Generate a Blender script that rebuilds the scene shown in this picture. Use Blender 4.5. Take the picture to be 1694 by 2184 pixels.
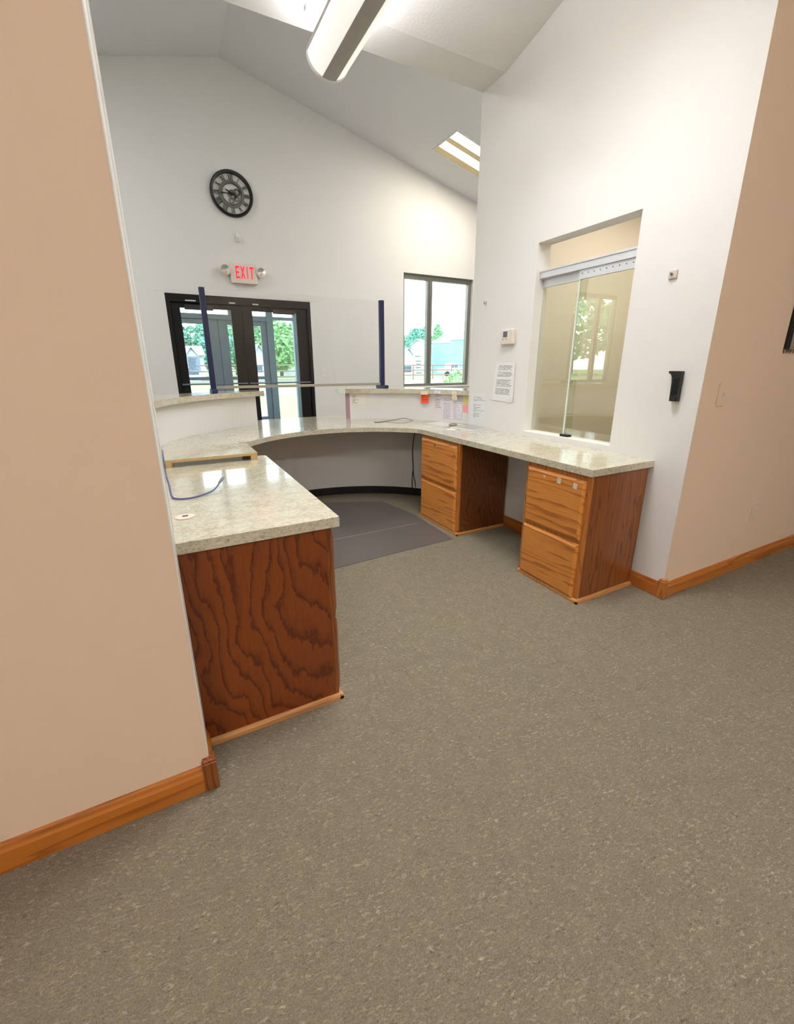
import bpy, bmesh, math, random
from mathutils import Vector
random.seed(7)
for o in list(bpy.data.objects): bpy.data.objects.remove(o, do_unlink=True)
scene = bpy.context.scene
COL = scene.collection
R = math.radians

# ------------------------------------------------------------------ camera
IW, IH = 1694, 2184
F_PX, PPY = 915.75, 1060.1
YAW, PITCH, ROLL, CAMH = 0.4848, 0.2948, -0.0029, 1.2401
cam_d = bpy.data.cameras.new('camera')
cam = bpy.data.objects.new('camera', cam_d); COL.objects.link(cam)
cam_d.sensor_fit = 'HORIZONTAL'; cam_d.sensor_width = 36.0
cam_d.lens = F_PX * 36.0 / IW
cam_d.shift_y = -(IH / 2 - PPY) / IW
cam_d.clip_start = 0.05; cam_d.clip_end = 500
fw = Vector((math.sin(YAW) * math.cos(PITCH), math.cos(YAW) * math.cos(PITCH), -math.sin(PITCH)))
rt0 = Vector((math.cos(YAW), -math.sin(YAW), 0)); up0 = rt0.cross(fw)
rt = rt0 * math.cos(ROLL) + up0 * math.sin(ROLL); up = up0 * math.cos(ROLL) - rt0 * math.sin(ROLL)
from mathutils import Matrix
m = Matrix((rt, up, -fw)).transposed().to_4x4(); m.translation = (0, 0, CAMH)
cam.matrix_world = m
scene.camera = cam

def ray(u, v): return fw + rt * ((u - 847) / F_PX) - up * ((v - PPY) / F_PX)
def ony(u, v, Y):
    d = ray(u, v); return Vector((0, 0, CAMH)) + d * (Y / d.y)

# ------------------------------------------------------------------ world, sun, exposure
scene.view_settings.view_transform = 'Standard'
scene.view_settings.look = 'None'
scene.view_settings.gamma = 1.0
scene.view_settings.use_curve_mapping = False
scene.view_settings.exposure = 0.0
w = bpy.data.worlds.new('overcast_sky'); scene.world = w; w.use_nodes = True
wb = w.node_tree.nodes['Background']
wb.inputs[0].default_value = (0.86, 0.95, 1.0, 1); wb.inputs[1].default_value = 6.5
sun_d = bpy.data.lights.new('sun', 'SUN'); sun_d.energy = 2.0; sun_d.angle = R(25); sun_d.color = (1, .98, .94)
sun = bpy.data.objects.new('sun', sun_d); COL.objects.link(sun)
sun.rotation_euler = (R(38), 0, R(-12))      # high, behind the building, travelling away from the camera
sun.location = (0, -10, 20)

# ------------------------------------------------------------------ helpers
def lin(c):
    return tuple(((x / 255) / 12.92 if x / 255 <= .04045 else ((x / 255 + .055) / 1.055) ** 2.4) for x in c)
def rgba(c): return (*lin(c), 1)

class NT:
    def __init__(s, name):
        s.m = bpy.data.materials.new(name); s.m.use_nodes = True
        s.t = s.m.node_tree; s.n = s.t.nodes; s.l = s.t.links
        s.b = s.n['Principled BSDF']
        s.out = s.n['Material Output']
    def node(s, typ, **kw):
        n = s.n.new(typ)
        for k, v in kw.items(): setattr(n, k, v)
        return n
    def set(s, sock, v):
        if hasattr(v, 'is_output') or isinstance(v, bpy.types.NodeSocket): s.l.new(v, sock)
        else: sock.default_value = v
    def math(s, op, a, b=0.0, c=0.0, clamp=False):
        n = s.node('ShaderNodeMath', operation=op, use_clamp=clamp)
        s.set(n.inputs[0], a); s.set(n.inputs[1], b); s.set(n.inputs[2], c)
        return n.outputs[0]
    def coord(s, kind='Object'): return s.node('ShaderNodeTexCoord').outputs[kind]
    def mapping(s, v, sc=(1, 1, 1), rot=(0, 0, 0), loc=(0, 0, 0)):
        n = s.node('ShaderNodeMapping'); s.l.new(v, n.inputs[0])
        n.inputs['Scale'].default_value = sc; n.inputs['Rotation'].default_value = rot; n.inputs['Location'].default_value = loc
        return n.outputs[0]
    def noise(s, v, scale, detail=4, rough=.5, dist=0):
        n = s.node('ShaderNodeTexNoise'); s.l.new(v, n.inputs['Vector'])
        n.inputs['Scale'].default_value = scale; n.inputs['Detail'].default_value = detail
        n.inputs['Roughness'].default_value = rough; n.inputs['Distortion'].default_value = dist
        return n.outputs['Fac']
    def ramp(s, f, stops):
        n = s.node('ShaderNodeValToRGB'); s.l.new(f, n.inputs[0])
        e = n.color_ramp.elements
        e[0].position, e[0].color = stops[0][0], stops[0][1]
        e[1].position, e[1].color = stops[-1][0], stops[-1][1]
        for p, c in stops[1:-1]:
            x = e.new(p); x.color = c
        return n.outputs[0]
    def mix(s, f, a, b, mode='MIX'):
        n = s.node('ShaderNodeMix', data_type='RGBA', blend_type=mode)
        s.set(n.inputs[0], f); s.set(n.inputs[6], a); s.set(n.inputs[7], b)
        return n.outputs[2]
    def sep(s, v):
        n = s.node('ShaderNodeSeparateXYZ'); s.l.new(v, n.inputs[0]); return n.outputs
    def comb(s, x, y, z):
        n = s.node('ShaderNodeCombineXYZ')
        s.set(n.inputs[0], x); s.set(n.inputs[1], y); s.set(n.inputs[2], z); return n.outputs[0]
    def bump(s, h, st=.2, d=.01):
        n = s.node('ShaderNodeBump'); s.l.new(h, n.inputs['Height'])
        n.inputs['Strength'].default_value = st; n.inputs['Distance'].default_value = d
        s.l.new(n.outputs[0], s.b.inputs['Normal'])
    def col(s, v): s.set(s.b.inputs['Base Color'], v)
    def pr(s, rough=.5, metal=0., coat=0., spec=.5):
        s.b.inputs['Roughness'].default_value = rough; s.b.inputs['Metallic'].default_value = metal
        s.b.inputs['Coat Weight'].default_value = coat; s.b.inputs['Specular IOR Level'].default_value = spec

def plain(name, c, rough=.5, metal=0., coat=0., spec=.5, var=.04, vs=18):
    t = NT(name); f = t.noise(t.coord(), vs, 3)
    base = rgba(c); d = tuple(x * (1 - var * 2) for x in base[:3]) + (1,); l_ = tuple(min(1, x * (1 + var)) for x in base[:3]) + (1,)
    t.col(t.mix(f, d, l_)); t.pr(rough, metal, coat, spec); return t.m

def paint(name, c, bs=.12, scale=160, rough=.75):
    t = NT(name); v = t.coord()
    f = t.noise(v, 2.2, 3); b = rgba(c)
    t.col(t.mix(f, tuple(x * .985 for x in b[:3]) + (1,), tuple(min(1, x * 1.01) for x in b[:3]) + (1,)))
    t.pr(rough, spec=.3); t.bump(t.noise(v, scale, 3, .6), bs, .003); return t.m

def emis(name, c, st):
    t = NT(name); t.col(rgba(c)); t.b.inputs['Emission Color'].default_value = rgba(c)
    t.b.inputs['Emission Strength'].default_value = st; t.pr(.4); return t.m

def glass(name, tint=(1, 1, 1), ior=1.5, rough=0.0, base=0.0):
    t = NT(name); t.n.remove(t.b)
    tr = t.node('ShaderNodeBsdfTransparent'); tr.inputs[0].default_value = (*tint, 1)
    gl = t.node('ShaderNodeBsdfGlossy'); gl.inputs['Roughness'].default_value = rough
    lw = t.node('ShaderNodeLayerWeight'); f0 = ((ior - 1) / (ior + 1)) ** 2 + base      # Schlick reflectance, same from both sides
    f = t.math('ADD', f0, t.math('MULTIPLY', t.math('POWER', lw.outputs['Facing'], 5.), 1 - f0), clamp=True)
    mx = t.node('ShaderNodeMixShader'); t.l.new(f, mx.inputs[0]); t.l.new(tr.outputs[0], mx.inputs[1]); t.l.new(gl.outputs[0], mx.inputs[2])
    t.l.new(mx.outputs[0], t.out.inputs[0]); return t.m

def oak(name, axis, light=(196, 122, 52), dark=(120, 58, 16), rough=.38, cath=None, pore=1.0, ringscale=60., seed=0.):
    """axis: grain direction. cath=(u axis, u centre, spread) gives cathedral arches on a flat-sawn panel."""
    t = NT(name); v = t.coord()
    x, y, z = t.sep(v)[:3]
    ax = {'X': x, 'Y': y, 'Z': z}
    g = ax[axis]; others = [ax[a] for a in 'XYZ' if a != axis]
    if cath:
        u = t.math('SUBTRACT', ax[cath[0]], cath[1])
        wv = t.comb(t.math('MULTIPLY', u, 4.5), t.math('MULTIPLY', g, 1.9), seed)
        w1 = t.math('MULTIPLY', t.math('SUBTRACT', t.noise(wv, 1.0, 2, .5), .5), .34)
        wv2 = t.comb(t.math('MULTIPLY', u, 40.), t.math('MULTIPLY', g, 10.), seed + 3)
        w2 = t.math('MULTIPLY', t.math('SUBTRACT', t.noise(wv2, 1.0, 4, .7), .5), .055)
        uu = t.math('ADD', u, w1)
        gg = t.math('MULTIPLY', t.math('SUBTRACT', g, cath[2]), .34)
        r = t.math('SQRT', t.math('ADD', t.math('MULTIPLY', uu, uu), t.math('MULTIPLY', gg, gg)))
        r = t.math('ADD', r, w2)
    else:
        sv = t.comb(others[0], others[1], t.math('MULTIPLY', g, .10))
        r = t.math('ADD', t.math('MULTIPLY', others[0], .55), t.math('MULTIPLY', others[1], .45))
        r = t.math('ADD', r, t.math('MULTIPLY', t.noise(sv, 9, 3, .55), .16))
    fr = t.math('FRACT', t.math('MULTIPLY', r, ringscale))
    ring = t.ramp(fr, [(0, (0, 0, 0, 1)), (.52, (.05, .05, .05, 1)), (.74, (.35, .35, .35, 1)), (.88, (1, 1, 1, 1)), (.96, (.8, .8, .8, 1)), (1, (0, 0, 0, 1))])
    pv = t.comb(t.math('MULTIPLY', others[0], 420), t.math('MULTIPLY', others[1], 420), t.math('MULTIPLY', g, 14))
    pr = t.ramp(t.noise(pv, 1.0, 2, .6), [(.42, (0, 0, 0, 1)), (.72, (1, 1, 1, 1))])
    big = t.noise(v, 3.5, 2)
    c = t.mix(big, rgba(light), tuple(.72 * a + .28 * b for a, b in zip(rgba(light), rgba(dark))))
    c = t.mix(t.math('MULTIPLY', ring, .85), c, rgba(dark))
    c = t.mix(t.math('MULTIPLY', pr, .30 * pore), c, rgba(dark))
    t.col(c); t.pr(rough, coat=.25); t.b.inputs['Coat Roughness'].default_value = .2
    t.bump(pr, .05, .002); return t.m

def printed(name, paper=(236, 236, 234), ink=(95, 95, 100), rows=22, u0=.12, u1=.88, v0=.1, v1=.9, words=16, amt=.75, ragged=.45, rough=.6, blocks=.25):
    t = NT(name); uv = t.coord('UV'); u, v, _ = t.sep(uv)[:3]
    rv = t.math('MULTIPLY', v, rows); fr = t.math('FRACT', rv); row = t.math('FLOOR', rv)
    rm = t.math('MULTIPLY', t.math('GREATER_THAN', fr, .25), t.math('LESS_THAN', fr, .75))
    wn = t.node('ShaderNodeTexWhiteNoise', noise_dimensions='1D'); t.l.new(row, wn.inputs['W'])
    end = t.math('SUBTRACT', u1, t.math('MULTIPLY', wn.outputs[0], ragged))
    um = t.math('MULTIPLY', t.math('GREATER_THAN', u, u0), t.math('LESS_THAN', u, end))
    vm = t.math('MULTIPLY', t.math('GREATER_THAN', v, v0), t.math('LESS_THAN', v, v1))
    wd = t.noise(t.comb(t.math('MULTIPLY', u, words), t.math('MULTIPLY', row, 7.31), 0.), 1.0, 1)
    wm = t.math('GREATER_THAN', wd, .40)
    bl = t.noise(t.comb(0., t.math('MULTIPLY', row, .37), 2.), 1.0, 1)
    bm_ = t.math('GREATER_THAN', bl, blocks + .12)
    f = t.math('MULTIPLY', t.math('MULTIPLY', t.math('MULTIPLY', rm, um), t.math('MULTIPLY', vm, wm)), bm_)
    t.col(t.mix(t.math('MULTIPLY', f, amt), rgba(paper), rgba(ink))); t.pr(rough, spec=.3); return t.m

class MB:
    def __init__(s): s.v = []; s.f = []; s.uv = None
    def add(s, vs, fs):
        o = len(s.v); s.v += [tuple(p) for p in vs]; s.f += [tuple(i + o for i in f) for f in fs]; return s
    def box(s, x0, x1, y0, y1, z0, z1):
        x0, x1 = sorted((x0, x1)); y0, y1 = sorted((y0, y1)); z0, z1 = sorted((z0, z1))
        return s.add([(x0, y0, z0), (x1, y0, z0), (x1, y1, z0), (x0, y1, z0), (x0, y0, z1), (x1, y0, z1), (x1, y1, z1), (x0, y1, z1)],
                     [(3, 2, 1, 0), (4, 5, 6, 7), (0, 1, 5, 4), (1, 2, 6, 5), (2, 3, 7, 6), (3, 0, 4, 7)])
    def prism(s, poly, fn, a, b):
        """poly: list of 2D points (counter-clockwise seen from +w), fn(p, w)->xyz"""
        n = len(poly)
        vs = [fn(p, a) for p in poly] + [fn(p, b) for p in poly]
        fs = [tuple(range(n - 1, -1, -1)), tuple(range(n, 2 * n))] + [(i, (i + 1) % n, n + (i + 1) % n, n + i) for i in range(n)]
        return s.add(vs, fs)
    def plan(s, poly, z0, z1): return s.prism(poly, lambda p, w: (p[0], p[1], w), z0, z1)
    def xz(s, poly, y0, y1): return s.prism(poly, lambda p, w: (p[0], -w, p[1]), -y1, -y0)
    def yz(s, poly, x0, x1): return s.prism(poly, lambda p, w: (w, p[0], p[1]), x0, x1)
    def cyl(s, c, r, h, axis='Z', n=24, r2=None):
        r2 = r if r2 is None else r2
        cx, cy, cz = c
        def P(a, rr, t):
            p, q = rr * math.cos(a), rr * math.sin(a)
            return {'Z': (cx + p, cy + q, cz + t), 'Y': (cx + p, cy + t, cz - q), 'X': (cx + t, cy + p, cz + q)}[axis]
        vs = [P(2 * math.pi * i / n, r, 0) for i in range(n)] + [P(2 * math.pi * i / n, r2, h) for i in range(n)]
        return s.add(vs, [tuple(range(n - 1, -1, -1)), tuple(range(n, 2 * n))] + [(i, (i + 1) % n, n + (i + 1) % n, n + i) for i in range(n)])
    def ring(s, c, prof, n=48, axis='Y'):
        """lathe a closed profile [(r, t)] about axis through c"""
        k = len(prof); vs = []
        for i in range(n):
            a = 2 * math.pi * i / n
            for r, t in prof:
                p, q = r * math.cos(a), r * math.sin(a)
                vs.append({'Y': (c[0] + p, c[1] + t, c[2] + q), 'Z': (c[0] + p, c[1] + q, c[2] + t), 'X': (c[0] + t, c[1] + p, c[2] + q)}[axis])
        fs = [(i * k + j, i * k + (j + 1) % k, ((i + 1) % n) * k + (j + 1) % k, ((i + 1) % n) * k + j) for i in range(n) for j in range(k)]
        return s.add(vs, fs)
    def tube(s, pts, r, n=8):
        pts = [Vector(p) for p in pts]; vs = []; k = len(pts)
        rr = r if isinstance(r, (list, tuple)) else [r] * k
        for i, p in enumerate(pts):
            t = (pts[min(i + 1, k - 1)] - pts[max(i - 1, 0)]).normalized()
            a = t.cross(Vector((0, 0, 1)))
            if a.length < .05: a = t.cross(Vector((1, 0, 0)))
            a.normalize(); b = t.cross(a)
            for j in range(n):
                an = 2 * math.pi * j / n; vs.append(p + a * rr[i] * math.cos(an) + b * rr[i] * math.sin(an))
        fs = [(i * n + j, i * n + (j + 1) % n, (i + 1) * n + (j + 1) % n, (i + 1) * n + j) for i in range(k - 1) for j in range(n)]
        fs += [tuple(range(n - 1, -1, -1)), tuple(range((k - 1) * n, k * n))]
        return s.add(vs, fs)
    def build(s, name, mat, parent=None, bevel=0., seg=2, smooth=False, kind=None, origin=None):
        me = bpy.data.meshes.new(name)
        if parent is not None:
            p = parent; o = Vector((0, 0, 0))
            while p is not None: o = o + p.location; p = p.parent
        else: o = Vector(origin) if origin is not None else Vector((0, 0, 0))
        bm = bmesh.new()
        vv = [bm.verts.new(Vector(v) - o) for v in s.v]
        for f in s.f:
            try: bm.faces.new([vv[i] for i in f])
            except ValueError: pass
        bm.normal_update()
        bmesh.ops.triangulate(bm, faces=[f for f in bm.faces if len(f.verts) > 4], ngon_method='EAR_CLIP')
        bmesh.ops.recalc_face_normals(bm, faces=bm.faces)
        bm.to_mesh(me); bm.free()
        if smooth:
            for p in me.polygons: p.use_smooth = True
        me.materials.append(mat)
        ob = bpy.data.objects.new(name, me); COL.objects.link(ob)
        if parent is not None: ob.parent = parent
        else: ob.location = o
        if bevel:
            md = ob.modifiers.new('bevel', 'BEVEL'); md.width = bevel; md.segments = seg; md.limit_method = 'ANGLE'; md.angle_limit = R(35)
        if smooth and bevel == 0:
            try:
                md = ob.modifiers.new('es', 'EDGE_SPLIT'); md.split_angle = R(40)
            except Exception: pass
        if kind: ob['kind'] = kind
        return ob

def thing(name, label, cat, loc, group=None):
    o = bpy.data.objects.new(name, None); COL.objects.link(o); o.location = loc; o.empty_display_size = .1
    return tag(o, label, cat, group)
def tag(o, label, cat, group=None):
    o['label'] = label; o['category'] = cat
    if group: o['group'] = group
    return o
def struct_root(name, loc=(0, 0, 0)):
    o = bpy.data.objects.new(name, None); COL.objects.link(o); o.location = loc; o.empty_display_size = .1; o['kind'] = 'structure'; return o
def struct(name, mb, mat, **k): return mb.build(name, mat, kind='structure', **k)

def sheet(name, fn, mat, nu=2, nv=2, parent=None, origin=None, th=.0006):
    """thin sheet: fn(u, v) -> point, with UVs, solidified"""
    o = Vector(origin) if origin is not None else Vector(fn(.5, .5))
    if parent is not None: o = parent.location.copy()
    me = bpy.data.meshes.new(name)
    vs = [Vector(fn(i / nu, j / nv)) - o for j in range(nv + 1) for i in range(nu + 1)]
    fs = [(j * (nu + 1) + i, j * (nu + 1) + i + 1, (j + 1) * (nu + 1) + i + 1, (j + 1) * (nu + 1) + i) for j in range(nv) for i in range(nu)]
    me.from_pydata([tuple(v) for v in vs], [], fs)
    uvl = me.uv_layers.new(name='UVMap')
    for p in me.polygons:
        for li in p.loop_indices:
            vi = me.loops[li].vertex_index; uvl.data[li].uv = ((vi % (nu + 1)) / nu, (vi // (nu + 1)) / nv)
    me.materials.append(mat)
    ob = bpy.data.objects.new(name, me); COL.objects.link(ob)
    if parent is not None: ob.parent = parent
    else: ob.location = o
    md = ob.modifiers.new('sol', 'SOLIDIFY'); md.thickness = th; md.offset = 0
    return ob

# ------------------------------------------------------------------ materials
M = {}
M['white_wall'] = paint('white_wall_paint', (226, 224, 220))
M['tan_wall'] = paint('tan_wall_paint', (230, 206, 180))
M['cream_wall'] = paint('cream_wall_paint', (228, 219, 202))
M['ceil'] = paint('ceiling_texture_paint', (228, 226, 222), bs=.5, scale=60)
M['foyer_ceil'] = paint('foyer_ceiling_paint', (226, 225, 228), bs=.1, scale=120)
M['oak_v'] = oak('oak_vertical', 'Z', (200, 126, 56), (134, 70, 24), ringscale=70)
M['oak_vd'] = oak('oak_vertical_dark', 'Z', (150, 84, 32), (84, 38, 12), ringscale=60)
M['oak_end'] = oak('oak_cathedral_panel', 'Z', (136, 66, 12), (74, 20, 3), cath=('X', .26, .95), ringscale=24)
M['oak_end2'] = oak('oak_cathedral_side', 'Z', (128, 72, 28), (70, 32, 10), cath=('X', 2.03, .60), ringscale=34, seed=5.)
M['oak_h'] = oak('oak_horizontal_front', 'Y', (224, 150, 70), (160, 88, 32), ringscale=38, pore=1.2)
M['oak_bx'] = oak('oak_baseboard_x', 'X', (200, 122, 44), (148, 80, 22), ringscale=26)
M['oak_by'] = oak('oak_baseboard_y', 'Y', (186, 112, 44), (136, 70, 20), ringscale=26)
M['oak_shoe'] = oak('oak_shoe_light', 'X', (208, 150, 88), (160, 100, 48), ringscale=60)
M['black_metal'] = plain('black_anodised_aluminium', (11, 10, 10), .5, 0., 0., .3)
M['hazed_metal'] = plain('glare_lightened_aluminium', (112, 120, 138), .45, .2)  # dark frames lightened to blue-grey, imitating veiling glare in the colour
M['win_metal'] = plain('bronze_grey_aluminium', (128, 124, 116), .4, .4)
M['window_glass'] = glass('clear_window_glass', (.93, .97, .96), 1.45)
M['office_glass'] = glass('sliding_window_glass', (.93, .95, .90), 1.6, base=.05)
M['acrylic'] = glass('clear_acrylic', (.975, .98, .985), 1.35)
M['blue'] = plain('navy_blue_plastic', (15, 28, 76), .4)
M['mauve'] = plain('mauve_laminate', (176, 134, 142), .5)
M['cove'] = plain('black_vinyl_cove_base', (16, 15, 15), .5)
M['chrome'] = plain('chrome', (215, 215, 215), .15, 1.)
M['steel'] = plain('brushed_aluminium', (214, 215, 218), .35, .35)
M['plastic_white'] = plain('white_plastic', (232, 230, 224), .4)
M['plastic_ivory'] = plain('ivory_plastic', (226, 214, 200), .4)
M['plastic_grey'] = plain('grey_plastic', (120, 120, 118), .4)
M['plastic_tan'] = plain('tan_painted_plate', (230, 206, 180), .5)
M['black_plastic'] = plain('black_plastic', (16, 16, 18), .35)
M['lcd'] = plain('grey_lcd', (92, 104, 112), .2)
M['wood_edge'] = plain('raw_board_edge', (196, 164, 112), .55, vs=40, var=.1)
M['red_letter'] = emis('red_exit_letter', (238, 40, 66), .9)
M['vinyl_cable'] = plain('blue_cable_sheath', (84, 88, 142), .45)
M['black_cable'] = plain('black_cable_sheath', (20, 18, 18), .5)
M['grey_fixture'] = plain('fixture_grey_metal', (166, 160, 154), .5)
M['white_fixture'] = plain('fixture_white_metal', (232, 232, 230), .45)
M['lens'] = emis('lit_lens', (250, 249, 244), .55)
M['tube'] = emis('fluorescent_tube', (250, 250, 255), 19.)
M['troffer_lens'] = emis('troffer_lens', (255, 244, 226), 30.)
M['troffer_warm'] = plain('troffer_reflector', (236, 212, 160), .4)

def laminate():
    t = NT('granite_look_laminate'); v = t.coord()
    st = t.mapping(v, (1., 1.5, 1.5), (0, 0, .35))
    n1 = t.noise(st, 14, 7, .7, .5); n2 = t.noise(st, 70, 6, .75, .5); n3 = t.noise(v, 3, 2)
    c = t.ramp(n1, [(.28, rgba((176, 167, 142))), (.48, rgba((203, 197, 174))), (.68, rgba((216, 211, 194)))])
    sp = t.ramp(n2, [(.34, (1, 1, 1, 1)), (.50, (0, 0, 0, 1))])
    c = t.mix(t.math('MULTIPLY', sp, .78), c, rgba((132, 118, 94)))
    sp2 = t.ramp(t.noise(st, 42, 5, .75, 1.0), [(.28, (1, 1, 1, 1)), (.37, (0, 0, 0, 1))])
    c = t.mix(t.math('MULTIPLY', sp2, .9), c, rgba((98, 84, 64)))
    lt = t.ramp(t.noise(st, 60, 5, .65), [(.54, (0, 0, 0, 1)), (.70, (1, 1, 1, 1))])
    c = t.mix(t.math('MULTIPLY', lt, .55), c, rgba((234, 230, 216)))
    t.col(t.mix(t.math('MULTIPLY', n3, .16), c, rgba((196, 182, 146))))
    t.pr(.14, coat=.6, spec=.6); t.b.inputs['Coat Roughness'].default_value = .05; return t.m
M['lam'] = laminate()

def carpet():
    t = NT('grey_fleck_carpet'); v = t.coord()
    rv = t.mapping(v, (1, 1, 1), (0, 0, R(8)))
    st = t.mapping(rv, (60, 135, 1)); st2 = t.mapping(rv, (66, 150, 1), loc=(9, 4, 0)); st3 = t.mapping(rv, (170, 330, 1), loc=(3, 8, 0)); st4 = t.mapping(rv, (9, 22, 1), loc=(1, 5, 0))
    big = t.noise(v, 1.1, 3); mid = t.noise(v, 17, 5, .75)
    c = t.mix(big, rgba((118, 112, 95)), rgba((126, 115, 99)))
    c = t.mix(t.math('MULTIPLY', t.ramp(mid, [(.36, (0, 0, 0, 1)), (.66, (1, 1, 1, 1))]), .50), c, rgba((146, 136, 116)))
    gate = t.ramp(t.noise(st4, 1, 4, .7), [(.36, (.25, .25, .25, 1)), (.62, (1, 1, 1, 1))])
    li = t.ramp(t.noise(st, 1, 5, .75, .6), [(.53, (0, 0, 0, 1)), (.70, (1, 1, 1, 1))])
    c = t.mix(t.math('MULTIPLY', t.math('MULTIPLY', li, gate), .85), c, rgba((214, 202, 178)))
    dk = t.ramp(t.noise(st2, 1, 5, .75, .6), [(.30, (1, 1, 1, 1)), (.46, (0, 0, 0, 1))])
    c = t.mix(t.math('MULTIPLY', t.math('MULTIPLY', dk, gate), .9), c, rgba((50, 43, 31)))
    fine = t.noise(st3, 1, 4, .75); grain = t.noise(v, 260, 4, .8)
    c = t.mix(t.math('MULTIPLY', t.ramp(fine, [(.40, (1, 1, 1, 1)), (.58, (0, 0, 0, 1))]), .34), c, rgba((82, 74, 58)))
    c = t.mix(t.math('MULTIPLY', t.ramp(grain, [(.44, (0, 0, 0, 1)), (.60, (1, 1, 1, 1))]), .34), c, rgba((176, 164, 140)))
    t.col(c); t.pr(.95, spec=.1)
    t.bump(t.math('ADD', grain, t.math('MULTIPLY', fine, .8)), .6, .004); return t.m
M['carpet'] = carpet()

def tex2(name, a, b, scale, rough=.9, detail=4, st=(1, 1, 1)):
    t = NT(name); v = t.mapping(t.coord(), st); t.col(t.mix(t.noise(v, scale, detail, .6), rgba(a), rgba(b))); t.pr(rough, spec=.15); return t.m
M['grass'] = tex2('lawn_grass', (116, 142, 88), (146, 160, 112), .6, st=(1, 3, 1))
M['gravel'] = tex2('pale_gravel', (104, 100, 95), (120, 116, 110), 2.)
M['concrete'] = tex2('pale_concrete', (128, 126, 122), (138, 136, 132), 3.)
M['leaf_a'] = tex2('leaf_green', (108, 154, 118), (150, 194, 156), 2.)
M['leaf_b'] = tex2('leaf_blue_green', (92, 146, 132), (130, 180, 166), 2.)
M['leaf_c'] = tex2('leaf_light_green', (122, 166, 112), (162, 200, 146), 2.)
M['bark'] = tex2('bark', (74, 72, 70), (96, 92, 88), 6.)
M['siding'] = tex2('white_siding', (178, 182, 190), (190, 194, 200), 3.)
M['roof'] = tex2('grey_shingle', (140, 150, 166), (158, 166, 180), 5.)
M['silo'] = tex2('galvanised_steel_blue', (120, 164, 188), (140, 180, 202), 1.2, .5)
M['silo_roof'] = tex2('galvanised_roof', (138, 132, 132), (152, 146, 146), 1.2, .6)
M['pipe'] = tex2('pipe_fence_paint', (122, 98, 94), (136, 112, 106), 3.)
M['dark_opening'] = plain('dark_opening', (70, 90, 108), .5)

# ------------------------------------------------------------------ key dimensions (metres)
XL0, XL1 = -.035, -.068          # left return wall: near and far x (slightly skewed)
YL = 1.1686; XR = 2.3011; XRI = 2.413; YR = 1.2033; YE = 3.0436; YB = 6.9117; YBO = 7.10
RIDX, RIDZ, GS = 1.158, 4.904, .2415
FXL, FXR = -4.9, 7.2
YC, Z1, CS = 2.80, 3.108, .233
HYR, HZR = -1.2, 3.108 + .233 * 4.0
CX, CY, RK = 1.133, 2.74, 1.28    # knee wall arc
ZT, TH = .75, .037
def gable(x): return RIDZ - GS * abs(x - RIDX)
def arc(r, a, c=(CX, CY)): return (c[0] + r * math.cos(R(a)), c[1] + r * math.sin(R(a)))
def arcs(r, a0, a1, n=24, c=(CX, CY)): return [arc(r, a0 + (a1 - a0) * i / n, c) for i in range(n + 1)]

# ------------------------------------------------------------------ floors and ceilings
struct('floor', MB().box(-5.1, 7.4, -3.8, 7.0, -.1, 0), M['carpet'])
struct('floor_vestibule', MB().box(-.55, 2.75, 7.0, 9.4, -.1, -.004), plain('dark_entry_mat', (70, 70, 72), .9))
# reception and hall ceiling: flat strip by the foyer, then sloping up over the hall, ridge, down again
prof = [(YE, Z1), (YC, Z1), (HYR, HZR), (-3.8, HZR - CS * 2.6)]
poly = prof + [(p[0], p[1] + .1) for p in reversed(prof)]
struct('ceiling', MB().yz(poly, -5.0, 7.3), M['ceil'])
gl = [(FXL - .1, gable(FXL - .1)), (RIDX, RIDZ), (FXR + .1, gable(FXR + .1))]
poly = gl + [(p[0], p[1] + .1) for p in reversed(gl)]
struct('ceiling_foyer', MB().xz(poly, YE - .12, YBO + .1), M['foyer_ceil'])

# ------------------------------------------------------------------ walls
struct('wall_left_front', MB().box(-5.0, XL0, YL, YL + .12, 0, 4.3), M['tan_wall'])
struct('wall_left', MB().plan([(XL0 - .001, YL + .0005), (XL1, 3.34), (XL1 - .14, 3.34), (XL0 - .14, YL + .0005)], 0, Z1 + .6), M['white_wall'])
# right reception wall with the sliding-window opening
YO0, YO1, ZO1, ZO2 = 1.6527, 2.3684, .786, 2.0123
rw = MB()
rw.box(XR, XRI, YR + .0005, YO0, 0, 4.2); rw.box(XR, XRI, YO1, YE, 0, 4.2)
rw.box(XR, XRI, YO0, YO1, 0, ZO1); rw.box(XR, XRI, YO0, YO1, ZO2, 4.2)
struct('wall_right', rw, M['white_wall'])
struct('wall_right_front', MB().box(XR + .0004, 7.3, YR, YR + .11, 0, 4.3), M['tan_wall'])
# foyer: near wall left and right of reception, header above the reception ceiling
fn = MB()
fn.xz([(FXL, 0), (XL1 - .13, 0), (XL1 - .13, gable(-.2)), (FXL, gable(FXL))], YE - .11, YE)
fn.xz([(XRI - .001, 0), (FXR, 0), (FXR, gable(FXR)), (XRI - .001, gable(XRI))], YE - .11, YE - .0005)
struct('wall_foyer_near', fn, M['white_wall'])
hd = MB().xz([(XL1 - .13, Z1 + .002), (XRI, Z1 + .002), (XRI, gable(XRI)), (RIDX, RIDZ), (XL1 - .13, gable(-.2))], YE - .10, YE - .001)
struct('wall_header', hd, M['white_wall'])
struct('wall_foyer_left', MB().box(FXL - .12, FXL, YE - .1, YBO, 0, gable(FXL) + .05), M['white_wall'])
struct('wall_foyer_right', MB().box(FXR, FXR + .12, YE - .1, YBO, 0, gable(FXR) + .05), M['white_wall'])
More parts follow.
